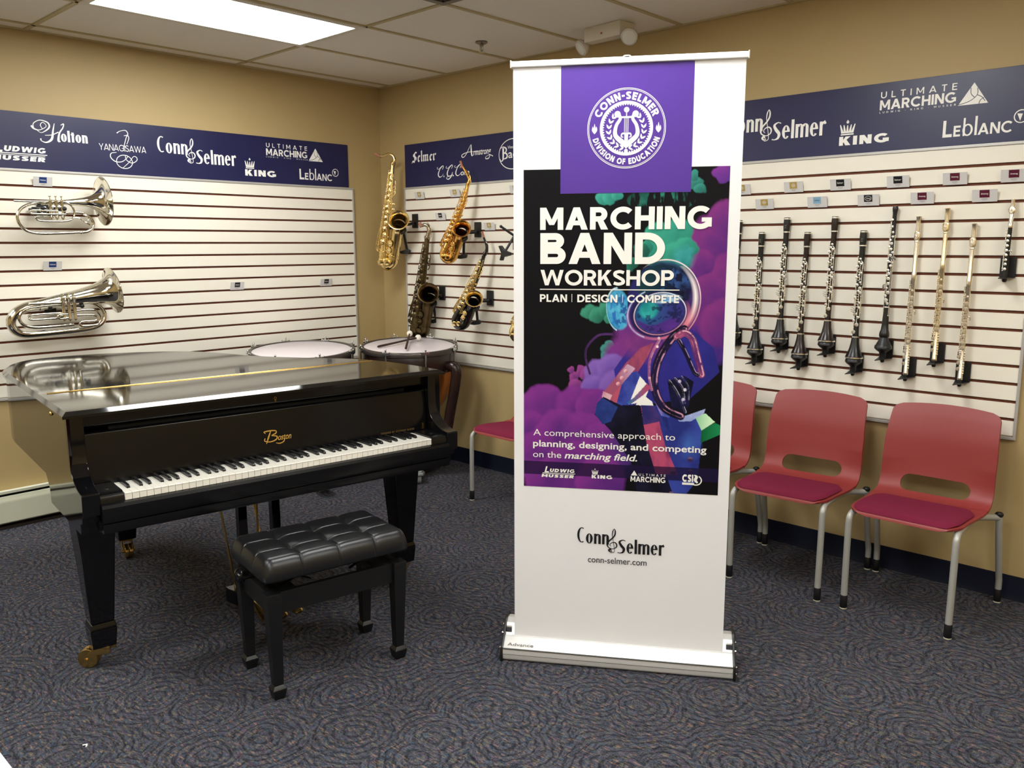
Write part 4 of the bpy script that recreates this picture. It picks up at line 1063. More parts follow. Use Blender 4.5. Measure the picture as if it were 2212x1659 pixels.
# artwork: a print, computed cell by cell from noise and simple shapes
AX0, AX1, AZ0, AZ1 = -.347, .345, .664, 1.791
def vnoise(x, y, seed):
    rs = np.random.RandomState(seed); G = rs.rand(64, 64)
    xi = np.floor(x).astype(int); yi = np.floor(y).astype(int); fx = x-xi; fy = y-yi
    fx = fx*fx*(3-2*fx); fy = fy*fy*(3-2*fy); a = lambda i, j: G[(xi+i) % 64, (yi+j) % 64]
    return (a(0, 0)*(1-fx)+a(1, 0)*fx)*(1-fy)+(a(0, 1)*(1-fx)+a(1, 1)*fx)*fy
def fbm(x, y, seed, o=5):
    r = 0; amp = .5
    for i in range(o): r = r+amp*vnoise(x*2**i+i*7.3, y*2**i+i*3.1, seed+i); amp *= .5
    return r/(1-.5**o)
def paint_art():
    NX, NZ = 430, 690
    gx, gz = np.meshgrid(np.linspace(0, 1, NX+1), np.linspace(0, 1, NZ+1))
    # picture coordinates in photo-like pixels: 1133..1565 across, 366..1060 down
    px = 1133+gx*435; py = 366+gz*694
    C = np.zeros(px.shape+(3,)); C[:] = lin('#0f0e11')
    wx = px+9*(fbm(px/30, py/30, 11)-.5)*2; wy = py+9*(fbm(px/30, py/30, 23)-.5)*2
    f1 = fbm(px/70, py/70, 31); f2 = fbm(px/26, py/26, 57)
    def blob(cx, cy, rx, ry, soft=.12, pw=0.0):
        d = np.hypot((wx-cx)/rx, (wy-cy)/ry); return np.clip((1-d)/soft, 0, 1)
    def lay(mask, ca, cb, t, strength=1.0):
        nonlocal C
        col = np.array(lin(ca))*(1-t[..., None])+np.array(lin(cb))*t[..., None]
        C = C*(1-(mask*strength)[..., None])+col*(mask*strength)[..., None]
    tt = np.clip((f1-.3)/.4, 0, 1); t2 = np.clip((f2-.3)/.4, 0, 1)
    def puff(cx, cy, r, ca, cb, k=.16, sq=1.0):
        """one billow of ink cloud: darker heart, lighter rim towards the upper left"""
        d = np.hypot((wx-cx)/r, (wy-cy)/(r*sq)); lit = np.clip(.55-((wx-cx)+(wy-cy)*1.2)/(2.6*r)+.35*(d-.6), 0, 1)
        lay(np.clip((1-d)/k, 0, 1), ca, cb, lit*.8+.2*t2)
    # purple and magenta smoke on the right
    lay(np.clip((wx-1484+(wy-520)*.05)/26, 0, 1)*np.clip((wy-452-1.1*np.maximum(0, 1540-wx))/20, 0, 1)*np.clip((800-wy-(wx-1500)*.35)/14, 0, 1), '#43287c', '#6a2f86', tt)
    for q in ((1570, 372, 26), (1552, 380, 20)): puff(*q, '#4a2a80', '#7c3790')
    for q in ((1545, 520, 66), (1570, 600, 62), (1530, 640, 60), (1565, 690, 55), (1515, 560, 30), (1560, 470, 40)): puff(*q, '#4a2474', '#84347f')
    # teal and green smoke
    for q in ((1306, 426, 16), (1322, 424, 18), (1336, 420, 12)): puff(*q, '#1d6a60', '#45a894')
    for q in ((1500, 398, 18), (1508, 412, 14), (1494, 382, 11)): puff(*q, '#1f5c56', '#3f9284')
    tend = np.clip((fbm(px/16, py/70, 77)-.47)/.05, 0, 1)*np.clip(1-np.hypot((px-1428)/72, (py-432)/26), 0, 1)**.35*(py < 470)
    lay(np.clip(tend, 0, 1), '#1f6a5c', '#3a9a84', t2, .85)
    for q in ((1420, 500, 26), (1440, 530, 40), (1465, 505, 36), (1462, 548, 34), (1412, 548, 24), (1482, 528, 26), (1400, 530, 16)): puff(*q, '#1d6b5e', '#3da58c')
    for q in ((1388, 538, 20), (1370, 566, 16)): puff(*q, '#17493f', '#2f7d68')
    for q in ((1278, 664, 16), (1296, 672, 20), (1312, 660, 16), (1322, 682, 12)): puff(*q, '#1c5c4c', '#43987c')
    for q in ((1318, 748, 14), (1326, 736, 12), (1312, 762, 10)): puff(*q, '#1c5a55', '#3f948a')
    lay(blob(1478, 548, 26, 32, .6), '#2a8c92', '#4fb0b4', t2, .7)
    # lower left purple clouds, billow upon billow
    lay(blob(1400, 720, 70, 78, .25), '#5a2a78', '#7c3484', tt); lay(blob(1360, 780, 60, 70, .3), '#5c2f80', '#82358a', tt)
    for q in ((1244, 806, 14), (1250, 826, 18), (1262, 795, 12), (1275, 800, 16), (1236, 790, 9)): puff(*q, '#5a2a6e', '#a04a94')
    for q in ((1300, 800, 34), (1330, 790, 38), (1290, 830, 30), (1345, 830, 44)): puff(*q, '#5a3c98', '#8a66bc')
    for q in ((1178, 880, 56), (1150, 930, 46), (1250, 872, 48), (1292, 872, 44), (1215, 930, 56), (1330, 880, 40), (1270, 940, 60), (1165, 985, 56), (1325, 960, 66), (1240, 1010, 62), (1180, 1040, 50), (1310, 1040, 60)): puff(*q, '#4a2474', '#873590', .13)
    lay(blob(1370, 930, 55, 95, .8), '#27306e', '#33307a', t2, .8); lay(blob(1225, 925, 40, 46, .9), '#2f1f66', '#4a2a7c', t2, .5)
    def poly(pts, ca, cb='', t=None, s=1.0):
        inside = np.zeros(px.shape, bool); n = len(pts)
        for i in range(n):
            x0, y0 = pts[i]; x1, y1 = pts[(i+1) % n]
            c = ((y0 > py) != (y1 > py)); xs = (x1-x0)*(py-y0)/(y1-y0+1e-12)+x0
            inside ^= (c & (px < xs))
        lay(inside.astype(float), ca, cb or ca, t2 if t is None else t, s)
    def ell(cx, cy, rx, ry, a=0):
        c, s = math.cos(a), math.sin(a); return np.hypot(((px-cx)*c+(py-cy)*s)/rx, (-(px-cx)*s+(py-cy)*c)/ry)
    def ringm(cx, cy, rx, ry, w, a=0): return np.clip(1.5-np.abs(ell(cx, cy, rx, ry, a)-1)*min(rx, ry)/w, 0, 1)
    # arm, sleeve and torso in blue, plum and black
    poly([(1335, 790), (1376, 730), (1432, 704), (1480, 706), (1500, 700), (1548, 740), (1562, 790), (1530, 822), (1500, 850), (1420, 862), (1350, 872)], '#29297c', '#3a3094', tt)
    lay(blob(1395, 735, 62, 40, .6), '#7a3478', '#8a3c80', t2, .8); lay(blob(1500, 760, 45, 50, .8), '#2a2c84', '#33349a', t2, .8)
    poly([(1311, 848), (1360, 776), (1392, 742), (1420, 730), (1408, 760), (1384, 800), (1352, 868), (1330, 862)], '#8a3f62', '#b8556c', np.clip((fbm(px/14, py/40, 91)-.3)/.4, 0, 1))
    poly([(1358, 800), (1384, 792), (1398, 806), (1366, 872), (1340, 872)], '#2e3a90', '#4a58b4')
    poly([(1314, 838), (1364, 777), (1382, 786), (1330, 850)], '#a0526e', '#c9a6c4', np.clip((px-1335+(800-py)*.5)/50, 0, 1))
    poly([(1312, 838), (1332, 846), (1324, 866), (1309, 852)], '#c47f94', '#e0b8c4', t2)
    for x, y in ((1361, 793), (1353, 808), (1345, 821)): lay(np.clip((1-ell(x, y, 5, 5))*4, 0, 1), '#f2c4cc', '#b0607e', np.clip((px-x+py-y+5)/10, 0, 1))
    poly([(1312, 850), (1352, 868), (1400, 866), (1440, 960), (1470, 1060), (1390, 1060), (1380, 1000), (1330, 925), (1293, 890)], '#0f0f1c', '#191730')
    poly([(1310, 852), (1345, 872), (1330, 905), (1312, 912), (1294, 888), (1298, 866)], '#1d2a66', '#2c4088')
    poly([(1369, 866), (1392, 803), (1414, 826), (1402, 858)], '#f4f2ee'); poly([(1384, 866), (1402, 845), (1420, 858), (1424, 870)], '#f4f2ee')
    poly([(1364, 862), (1380, 850), (1408, 818), (1416, 828), (1398, 846), (1372, 866)], '#2f6aa0', '#b04a6a', np.clip((px-1370)/40, 0, 1))
    poly([(1395, 866), (1430, 866), (1462, 890), (1500, 892), (1522, 886), (1530, 915), (1528, 960), (1524, 1010), (1518, 1035), (1500, 1060), (1470, 1060)], '#28307c', '#3a49a4', tt)
    lay(blob(1505, 950, 30, 40, .9), '#3a56b4', '#4a78cc', t2, .6)
    poly([(1395, 868), (1434, 893), (1450, 950), (1480, 1018), (1432, 1018), (1410, 950)], '#86345e', '#b84e72', np.clip((fbm(px/20, py/30, 93)-.3)/.4, 0, 1))
    poly([(1396, 866), (1424, 868), (1442, 900), (1402, 910)], '#2c2a68', '#4a3574'); poly([(1430, 868), (1452, 885), (1464, 935), (1446, 905)], '#232a70', '#2f3a8c')
    poly([(1512, 886), (1536, 880), (1556, 898), (1528, 918)], '#8fd0a0', '#d2f4cc', np.clip((px-1515)/30, 0, 1)); poly([(1528, 918), (1556, 900), (1568, 905), (1568, 925), (1527, 945)], '#0d5a34', '#1c8a50', np.clip((px-1525)/40, 0, 1))
    poly([(1425, 856), (1440, 852), (1462, 880), (1458, 892), (1440, 888)], '#4a5ab0', '#9a80c4', t2)
    poly([(1474, 892), (1500, 884), (1535, 870), (1532, 880), (1505, 898), (1480, 900)], '#6f80c8', '#b4c0e8', t2)
    # horn: bell rings, dark tubing and valves
    big = ell(1436, 642, 78, 88, .25)
    lay(np.clip((1-big)*14, 0, 1), '#221f58', '#33307a', tt, .75)
    lay(np.clip((1-ell(1440, 612, 62, 52, .25))*8, 0, 1)*(py < 640), '#123c3e', '#101430', np.clip((px-1400)/60, 0, 1), .9)
    lay(np.clip((fbm(px/10, py/16, 95)-.5)/.06, 0, 1)*np.clip((1-ell(1455, 612, 50, 44, .3))*4, 0, 1), '#0b0c1c', '#3a60a0', t2, .7)
    lay(np.clip((1-ell(1343, 660, 26, 46, -.12))*8, 0, 1)*(px < 1362), '#2a8cc8', '#5ab8d8', np.clip((fbm(px/12, py/12, 97)-.3)/.4, 0, 1)); lay(np.clip((fbm(px/9, py/14, 99)-.52)/.05, 0, 1)*np.clip((1-ell(1345, 662, 22, 42, -.12))*4, 0, 1)*(px < 1362), '#1d3f8c', '#2a5cb0', t2, .8)
    lay(ringm(1343, 660, 26, 46, .9, -.12)*(px < 1340), '#d8f2f8', '#7ac0dc', t2)
    inner = ell(1428, 668, 64, 51, -.22)
    lay(np.clip((1-inner)*10, 0, 1), '#171a44', '#262052', tt, .95)
    in2 = ell(1432, 668, 55, 43, -.25)
    lay(np.clip((1-in2)*14, 0, 1), '#1f5f8c', '#35337c', np.clip((px-1390)/70, 0, 1))
    lay(np.clip((1-ell(1408, 660, 24, 22, -.3))*3, 0, 1)*np.clip((1-in2)*8, 0, 1), '#1c8a8a', '#35b0a8', t2, .9)
    lay(np.clip((1-ell(1440, 636, 40, 12, -.05))*2.5, 0, 1), '#58a8e0', '#d4ecfa', np.clip((fbm(px/12, py/8, 101)-.3)/.4, 0, 1), .9)
    lay(np.clip((py-682-8*np.sin((px-1390)/16))/5, 0, 1)*np.clip((1-in2)*10, 0, 1), '#3f2a78', '#5a2f8a', tt)
    lay(np.clip((fbm(px/11, py/9, 103)-.55)/.05, 0, 1)*np.clip((1-in2)*6, 0, 1), '#121432', '#1c2a58', t2, .75)
    lay(ringm(1432, 668, 56, 44, .8, -.25), '#e8f0fc', '#d890a8', np.clip((py-640)/60, 0, 1)); lay(ringm(1428, 668, 66, 53, 2.6, -.22)*np.clip((py-640)/40, 0, 1), '#8a4a8c', '#d0708c', np.clip((px-1370)/90, 0, 1)); lay(ringm(1428, 668, 66, 53, 1.2, -.22)*(px < 1400), '#b8c8f0', '#9a6aa8', t2)
    lay(ringm(1438, 642, 78, 88, 1.0, .25)*np.clip((px-1392)/40, 0, 1)*(py < 720), '#f6e6ea', '#e08a98', np.clip((py-610)/90, 0, 1))
    cres = np.clip((1-big)*10, 0, 1)*np.clip((ell(1424, 640, 74, 86, .25)-1)*10, 0, 1)*(px > 1440)*(py > 568)
    lay(cres, '#fdf4f4', '#e4748a', np.clip((py-635)/60, 0, 1))
    def tube(pts, w, ca, cb, hi):
        d = np.full(px.shape, 1e9); sgn = np.zeros(px.shape)
        P = smooth_path(pts, 6)
        for (x0, y0), (x1, y1) in zip(P, P[1:]):
            l2 = (x1-x0)**2+(y1-y0)**2+1e-9; q = np.clip(((px-x0)*(x1-x0)+(py-y0)*(y1-y0))/l2, 0, 1)
            ex, ey = px-x0-q*(x1-x0), py-y0-q*(y1-y0); e = np.hypot(ex, ey); b = e < d
            sgn = np.where(b, np.sign(ex*(y1-y0)-ey*(x1-x0))*e, sgn); d = np.minimum(d, e)
        lay(np.clip((w-d)/1.2, 0, 1), ca, cb, t2)
        gl = np.clip((fbm(px/9, py/9, 105)-.36)/.2, 0, 1)
        lay(np.clip((w*.20-np.abs(sgn-w*.55))/.8, 0, 1)*gl, hi, hi, t2, .9); lay(np.clip((w*.10-np.abs(sgn+w*.35))/.7, 0, 1)*gl, hi, ca, t2, .7)
    poly([(1452, 812), (1488, 800), (1508, 812), (1500, 860), (1494, 880), (1462, 868)], '#0d0c1e', '#1d1c44')
    tube([(1484, 700), (1462, 716), (1436, 756), (1424, 800), (1428, 840), (1448, 872), (1482, 888)], 9.5, '#0f0d22', '#221a40', '#d79ab8')
    tube([(1470, 716), (1486, 708), (1502, 720), (1512, 752), (1524, 796)], 8, '#a04a72', '#5a2a68', '#f2c0cc')
    tube([(1474, 724), (1490, 752), (1508, 790), (1516, 796)], 5.5, '#0c0a1c', '#181430', '#c8b0e4')
    tube([(1456, 812), (1474, 838), (1492, 878)], 4, '#0e0c20', '#2a2a5c', '#f4eefa'); tube([(1468, 806), (1484, 826), (1490, 858)], 3.2, '#0d0c20', '#33306a', '#f6f0fc')
    tube([(1482, 802), (1496, 822), (1498, 850)], 2.6, '#14122c', '#3a3878', '#ffffff')
    for x, y in ((1490, 830), (1487, 851), (1478, 812)): lay(np.clip((1-ell(x, y, 4, 4))*3, 0, 1), '#f6f2fa', '#b8a8d8', t2)
    tube([(1432, 724), (1414, 762), (1412, 800), (1418, 832)], 3.4, '#b86a8c', '#8a4a84', '#fbe2e6')
    for x, y in ((1413, 806), (1428, 738), (1431, 720)): lay(np.clip((1-ell(x, y, 3.4, 3.4))*3, 0, 1), '#fbe6ea', '#c8809c', t2)
    tube([(1408, 1010), (1380, 960), (1345, 930)], 1.5, '#181632', '#221f44', '#2c2a58')
    # wisps
    tube([(1330, 713), (1300, 716), (1276, 740), (1272, 765), (1282, 800)], 3, '#3a1f4c', '#54306c', '#6a4080')
    for x, y in ((1506, 983), (1507, 1010), (1470, 1013), (1467, 1062)): lay(np.clip((1-ell(x, y, 7, 6))*4, 0, 1), '#3a2a50', '#b88aa8', np.clip((py-y+6)/-10+.6, 0, 1))
    # dark strip for the four small logos
    lay(((py > 1001+(px-1133)*.0) & (py < 1031)).astype(float), '#1d1438', '#1d1438', tt, .88)
    vs = np.stack([AX0+(AX1-AX0)*gx, np.full(gx.shape, SY-.0008), AZ1-(AZ1-AZ0)*gz], -1).reshape(-1, 3)
    idx = np.arange((NX+1)*(NZ+1)).reshape(NZ+1, NX+1)
    fs = np.stack([idx[:-1, :-1], idx[1:, :-1], idx[1:, 1:], idx[:-1, 1:]], -1).reshape(-1, 4)
    me = bpy.data.meshes.new('artwork'); me.from_pydata(vs.tolist(), [], fs.tolist())
    at = me.color_attributes.new('print', 'FLOAT_COLOR', 'POINT')
    at.data.foreach_set('color', np.concatenate([np.clip(C, 0, 1).reshape(-1, 3), np.ones((C.shape[0]*C.shape[1], 1))], 1).astype(np.float32).ravel())
    mt = bpy.data.materials.new('printed_artwork'); mt.use_nodes = True; nt = mt.node_tree
    ca = nt.nodes.new('ShaderNodeVertexColor'); ca.layer_name = 'print'
    nt.links.new(ca.outputs['Color'], nt.nodes['Principled BSDF'].inputs['Base Color']); nt.nodes['Principled BSDF'].inputs['Roughness'].default_value = .5; nt.nodes['Principled BSDF'].inputs['Specular IOR Level'].default_value = .12
    me.materials.append(mt)
    o = bpy.data.objects.new('artwork', me); COL.objects.link(o); o.parent = bb
    return o
paint_art()
MB().box((-.219, SY-.0016, 1.709), (.220, SY-.0004, 2.133)).build('purple_panel', M_purple, bb, smooth=False)
PY = SY-.0021
k = Ink(PY)                                         # round seal
scx, scz, R0 = .002, 1.920, .1305
for r, w in ((R0, .0022), (R0-.0045, .0014)): k.ring(scx, scz, r, r, w, w, n=72)
k.ring(scx, scz, .0885, .0885, .0085, .0085, n=72)
for i in range(60):
    a = 2*math.pi*i/60; b = 2*math.pi*(i+1)/60; c = (a+b)/2
    k.poly([(scx+.0802*math.cos(a), scz+.0802*math.sin(a)), (scx+.0802*math.cos(b), scz+.0802*math.sin(b)), (scx+.0738*math.cos(c), scz+.0738*math.sin(c))])
def around(txt, r, H, a0, a1, flip):
    def fn(u, Wd, dx, dz):
        a = math.radians(lerp(a0, a1, u/Wd)); rr = (r+dz*H) if not flip else (r-dz*H)
        e = dx*H*.92/r; a = a-e if not flip else a+e
        return scx+rr*math.cos(a), scz+rr*math.sin(a)
    k.caps(txt, 0, 0, H, .24, .16, fn=fn)
around('CONN-SELMER', .0935, .0245, 158, 22, False)
around('DIVISION OF EDUCATION', .1175, .0195, 197, 343, True)
for s in (-1, 1):
    x = scx+s*.1062; z = scz-.012
    for dx, tilt in ((-.0055, .006), (.0055, -.006), (0, 0)):
        k.curve([(x, z-.004, .001), (x+dx, z+.008, .0065 if dx else .008), (x+dx*1.1, z+(.020 if dx else .029), .0008)], k=4)
    for i in range(8):                              # laurel
        a = math.radians(-82+i*17); rx = scx+s*.058*math.cos(a); rz = scz-.004+.060*math.sin(a)
        tx, tz = -math.sin(a)*s, math.cos(a)
        for o_ in (-.55, .55):
            c_, q_ = math.cos(o_), math.sin(o_); ux, uz = tx*c_-tz*q_, tx*q_+tz*c_
            k.curve([(rx, rz, .001), (rx+ux*.008, rz+uz*.008, .0065), (rx+ux*.017, rz+uz*.017, .0006)], k=4)
    # lyre
    k.curve([(scx+s*.004, scz-.060, .004), (scx+s*.012, scz-.046, .016), (scx+s*.036, scz-.022, .014), (scx+s*.034, scz+.008, .011), (scx+s*.021, scz+.030, .010), (scx+s*.022, scz+.044, .006)])
    k.ring(scx+s*.030, scz+.046, .0105, .0105, .0105, .0105)
    for q in (.002, .0062): k.stroke([(scx+s*q, scz-.018), (scx+s*q, scz+.037)], .0013)
    k.curve([(scx, scz-.018, .006), (scx+s*.013, scz-.017, .005), (scx+s*.016, scz-.026, .004), (scx+s*.010, scz-.029, .003)])
k.poly([(scx-.022, scz-.044), (scx+.022, scz-.044), (scx, scz-.066)]); k.poly(rect(scx-.006, scz-.05, scx+.006, scz-.018))
k.stroke([(scx-.026, scz+.036), (scx+.026, scz+.036)], .006); k.stroke([(scx, scz+.036), (scx, scz+.060)], .003)
k.ring(scx, scz+.060, .0088, .0088, .0088, .0088); k.ring(scx, scz-.073, .0062, .0062, .0062, .0062)
k.build('seal_emblem', M_ink, bb, smooth=False, recalc=False)
k = Ink(PY)
k.caps('MARCHING', -.289, 1.587, .0755, .232, .085, width=.583)
k.caps('BAND', -.288, 1.470, .106, .218, .085, width=.428)
k.caps('WORKSHOP', -.287, 1.396, .0535, .2, .07, width=.459)
k.stroke([(-.289, 1.382), (.192, 1.382)], .0032)
for w_, x0, x1 in (('PLAN', -.289, -.193), ('DESIGN', -.157, -.018), ('COMPETE', .016, .192)): k.caps(w_, x0, 1.338, .0265, .205, .09, width=x1-x0)
for x in (-.176, .0): k.stroke([(x, 1.338), (x, 1.366)], .0018)
k.build('headline', M_ink, bb, smooth=False, recalc=False)
k = Ink(PY)
k.type('A comprehensive approach to', -.312, .856, .0335, -.0, 0, width=.504)
k.type('planning, designing, and competing', -.313, .8155, .0335, .018, 0, width=.614)
k.type('on the', -.313, .775, .0335, 0, 0, width=.103); k.type('marching field.', -.198, .775, .0335, .018, .22, width=.260)
k.build('tagline', M_ink, bb, smooth=False, recalc=False)
k = Ink(PY)
logo_ludwig(k, -.262, .7015, .44)
k.build('partner_logo', M_ink, bb, smooth=False, recalc=False); k = Ink(PY)
logo_king(k, -.099, .705, .325)
k.build('partner_logo', M_ink, bb, smooth=False, recalc=False); k = Ink(PY)
k.caps('MARCHING', .040, .700, .0195, .20, .09, width=.123); k.caps('ULTIMATE', .069, .7225, .0085, .15, .62, width=.094); tri_logo(k, .041, .7225, .023, .0185)
k.build('partner_logo', M_ink, bb, smooth=False, recalc=False); k = Ink(PY)
k.caps('CSI', .221, .708, .027, .26, .10, width=.038); k.poly(rect(.221, .6975, .262, .7055)); k.ring(.268, .715, .021, .019, .004, .004, -110, 60)
k.curve([(.262, .734, .003), (.270, .728, .009), (.266, .716, .010), (.274, .706, .006)])
k.build('partner_logo', M_ink, bb, smooth=False, recalc=False)
M_blackink = pm('black_print', '#17171b', 0.4)
k = Ink(PY); logo_conn(k, -.149, .428, .615); k.build('company_wordmark', M_blackink, bb, smooth=False, recalc=False)
k = Ink(PY); k.type('conn-selmer.com', -.109, .387, .0335, .006, 0, width=.213); k.build('web_address', pm('dark_grey_print', '#3a3a3c', .4), bb, smooth=False, recalc=False)

# small flat things at the lower left
t = MB().box((2.10, -3.9, 0), (2.95, -3.384, .004)).build('foam_board', pm('white_foam_board', '#eeeeea', .5, var=.01), smooth=False)
tag(t, 'white flat board on the carpet at the bottom left corner of the photo', 'board')
m = MB(); m.tube([(2.503, -3.196, .003), (2.511, -3.186, .005), (2.520, -3.192, .003)], .0028, 8, flat=.6)
tag(m.build('plastic_scrap', pm('white_plastic', '#efefec', .4)), 'tiny white scrap lying on the carpet at bottom left', 'scrap')
# ---------------------------------------------------------------- silver horns on the left wall
M_silv = pm('silver_plate', '#d9d4c6', 0.10, 1.0, var=0.03, scale=12)
def horn(name, label, s0, z0):
    return thing(name, label, 'horn', (0.152, s0, z0), WL, group='silver horns on the left slatwall')
def local(pts, s0, z0, d=0):
    out = []
    for p in pts: out.append((p[0]-s0, -(p[2] if len(p) > 2 else d), p[1]-z0))
    return out
def q1(a, b, d=0, o=(0, 220)):
    """photo-zoom coordinates to wall metres (linear fit around the horns)"""
    return a, b, d
def flare(center, axis, prof, mat, parent, name='bell', th=.0012):
    D = axisM(center, axis)
    return MB().lathe(prof, 48, D).build(name, mat, parent, solid=th, ang=60)
# upper horn
S0, Z0 = -2.32, 1.74
h = horn('marching_mellophone', 'silver mellophone with wide bell, the upper of the two horns on the left wall', S0, Z0)
ax = (math.cos(math.radians(3.6)), 0, math.sin(math.radians(3.6)))
bc = (-2.088-S0, 0, 1.786-Z0)
bp = [(.0095, -.30), (.0105, -.25), (.0135, -.19), (.018, -.14), (.0235, -.10), (.031, -.072), (.043, -.048), (.061, -.027), (.083, -.013), (.108, -.004), (.133, 0)]
b_ = flare(bc, ax, bp, M_silv, h)
MB().tube([tuple(Vector(bc)+axisM((0, 0, 0), ax).to_3x3() @ Vector((.133*math.cos(a), .133*math.sin(a), 0))) for a in [2*math.pi*i/48 for i in range(48)]], .0022, 8, closed=True).build('rim', M_silv, b_)
m = MB()
m.tube(smooth_path(local([(-2.385, 1.765, 0), (-2.43, 1.764, 0), (-2.475, 1.755, 0), (-2.515, 1.728, 0), (-2.531, 1.690, 0), (-2.522, 1.650, 0), (-2.49, 1.618, 0), (-2.44, 1.606, 0), (-2.36, 1.606, 0), (-2.23, 1.612, 0), (-2.185, 1.618, 0), (-2.155, 1.640, 0), (-2.152, 1.672, 0), (-2.175, 1.702, 0), (-2.21, 1.718, .005), (-2.25, 1.720, .01), (-2.30, 1.716, .02)], S0, Z0), 5), .0082, 12)
m.build('outer_tubing', M_silv, h)
m = MB()
m.tube(smooth_path(local([(-2.547, 1.772, .02), (-2.45, 1.772, .02), (-2.33, 1.775, .02), (-2.29, 1.772, .02), (-2.262, 1.750, .02), (-2.252, 1.715, .02), (-2.265, 1.685, .02), (-2.30, 1.672, .02), (-2.36, 1.670, .02), (-2.43, 1.672, .02), (-2.448, 1.684, .02), (-2.44, 1.694, .02), (-2.36, 1.695, .02)], S0, Z0), 5), .0055, 10)
m.tube(smooth_path(local([(-2.30, 1.708, .03), (-2.46, 1.708, .03), (-2.472, 1.717, .03), (-2.46, 1.726, .03), (-2.34, 1.726, .03)], S0, Z0), 4), .0048, 10)
m.tube(smooth_path(local([(-2.265, 1.690, .03), (-2.235, 1.690, .03), (-2.205, 1.668, .03), (-2.19, 1.672, .03), (-2.188, 1.70, .03), (-2.21, 1.708, .03)], S0, Z0), 4), .0028, 8)
m.tube(local([(-2.17, 1.655, 0), (-2.19, 1.665, .01)], S0, Z0), .004, 8)
m.ball(local([(-2.22, 1.612, .0)], S0, Z0)[0], .011, 12); m.build('inner_tubing', M_silv, h)
def valves(h, xs, zt, zb, d, r, S0, Z0, tilt=0):
    for i, s in enumerate(xs):
        m = MB(); x = s-S0
        m.lathe([(0, zb-.006-Z0), (r*.5, zb-.006-Z0), (r*.55, zb-Z0), (r, zb-Z0), (r*1.12, zb+.004-Z0), (r, zb+.010-Z0), (r, zt-.012-Z0), (r*1.12, zt-.008-Z0), (r*1.05, zt-Z0), (r*.4, zt+.003-Z0), (r*.28, zt+.004-Z0), (r*.28, zt+.016-Z0), (r*.8, zt+.019-Z0), (r*.8, zt+.0215-Z0), (0, zt+.022-Z0)], 16, TM(x, -d, 0))
        m.build('valve', M_silv, h)
    m = MB(); n = len(xs)
    for k_ in range(2):
        z = lerp(zb, zt, .35+.3*k_)-Z0; m.tube([(xs[0]-S0, -d-r*.2, z), (xs[-1]-S0, -d-r*.2, z)], r*.5, 8)
    m.tube([(xs[0]-S0-.02, -d-.004, zb+.02-Z0), (xs[0]-S0, -d-.004, zb+.02-Z0)], .005, 8)
    m.build('valve_braces', M_silv, h)
valves(h, (-2.372, -2.343, -2.314), 1.782, 1.684, .022, .0088, S0, Z0)
m = MB(); ring_p = [(-2.41-S0+.018*math.cos(a), -.03, 1.728-Z0+.018*math.sin(a)) for a in [2*math.pi*i/20 for i in range(20)]]
m.tube(ring_p, .0022, 8, closed=True); m.build('finger_ring', M_silv, h)
# lower horn
S0, Z0 = -2.34, 1.22
h = horn('marching_baritone', 'silver baritone with thick looped tubing, the lower of the two horns on the left wall', S0, Z0)
an = math.radians(9); ax = (math.cos(an), 0, math.sin(an)); bc = (-2.078-S0, -.01, 1.288-Z0)
bp = [(.0285, -.40), (.031, -.34), (.035, -.27), (.040, -.20), (.0465, -.145), (.054, -.10), (.063, -.065), (.075, -.038), (.090, -.020), (.108, -.007), (.128, 0)]
b_ = flare(bc, ax, bp, M_silv, h)
MB().tube([tuple(Vector(bc)+axisM((0, 0, 0), ax).to_3x3() @ Vector((.128*math.cos(a), .128*math.sin(a), 0))) for a in [2*math.pi*i/48 for i in range(48)]], .0025, 8, closed=True).build('rim', M_silv, b_)
m = MB()
pts = smooth_path(local([(-2.472, 1.229, .01), (-2.535, 1.216, .01), (-2.582, 1.194, .01), (-2.610, 1.158, .01), (-2.612, 1.120, .01), (-2.590, 1.088, .01), (-2.55, 1.072, .01), (-2.48, 1.070, .01), (-2.36, 1.073, .01), (-2.25, 1.078, .01), (-2.19, 1.088, .01), (-2.15, 1.112, .01), (-2.134, 1.148, .01), (-2.145, 1.185, .01), (-2.175, 1.212, .01), (-2.21, 1.226, .01), (-2.27, 1.232, .01)], S0, Z0), 5)
m.tube(pts, [lerp(.0285, .0095, min(1, i/len(pts)*1.15)) for i in range(len(pts))], 16); m.build('outer_tubing', M_silv, h)
m = MB()
m.tube(smooth_path(local([(-2.33, 1.222, .035), (-2.42, 1.222, .035), (-2.52, 1.214, .03), (-2.560, 1.196, .03), (-2.578, 1.165, .03), (-2.565, 1.130, .03), (-2.53, 1.112, .03), (-2.47, 1.106, .03), (-2.31, 1.110, .03)], S0, Z0), 5), .0085, 12)
m.tube(smooth_path(local([(-2.53, 1.236, .045), (-2.40, 1.235, .045), (-2.345, 1.232, .045), (-2.312, 1.212, .045), (-2.305, 1.178, .045)], S0, Z0), 5), .0075, 12)
m.tube(smooth_path(local([(-2.34, 1.178, .04), (-2.515, 1.176, .04), (-2.530, 1.163, .04), (-2.515, 1.150, .04), (-2.34, 1.152, .04)], S0, Z0), 4), .0065, 10)
m.tube(smooth_path(local([(-2.345, 1.170, .055), (-2.385, 1.170, .055), (-2.396, 1.159, .055), (-2.385, 1.148, .055), (-2.345, 1.150, .055)], S0, Z0), 4), .0055, 10)
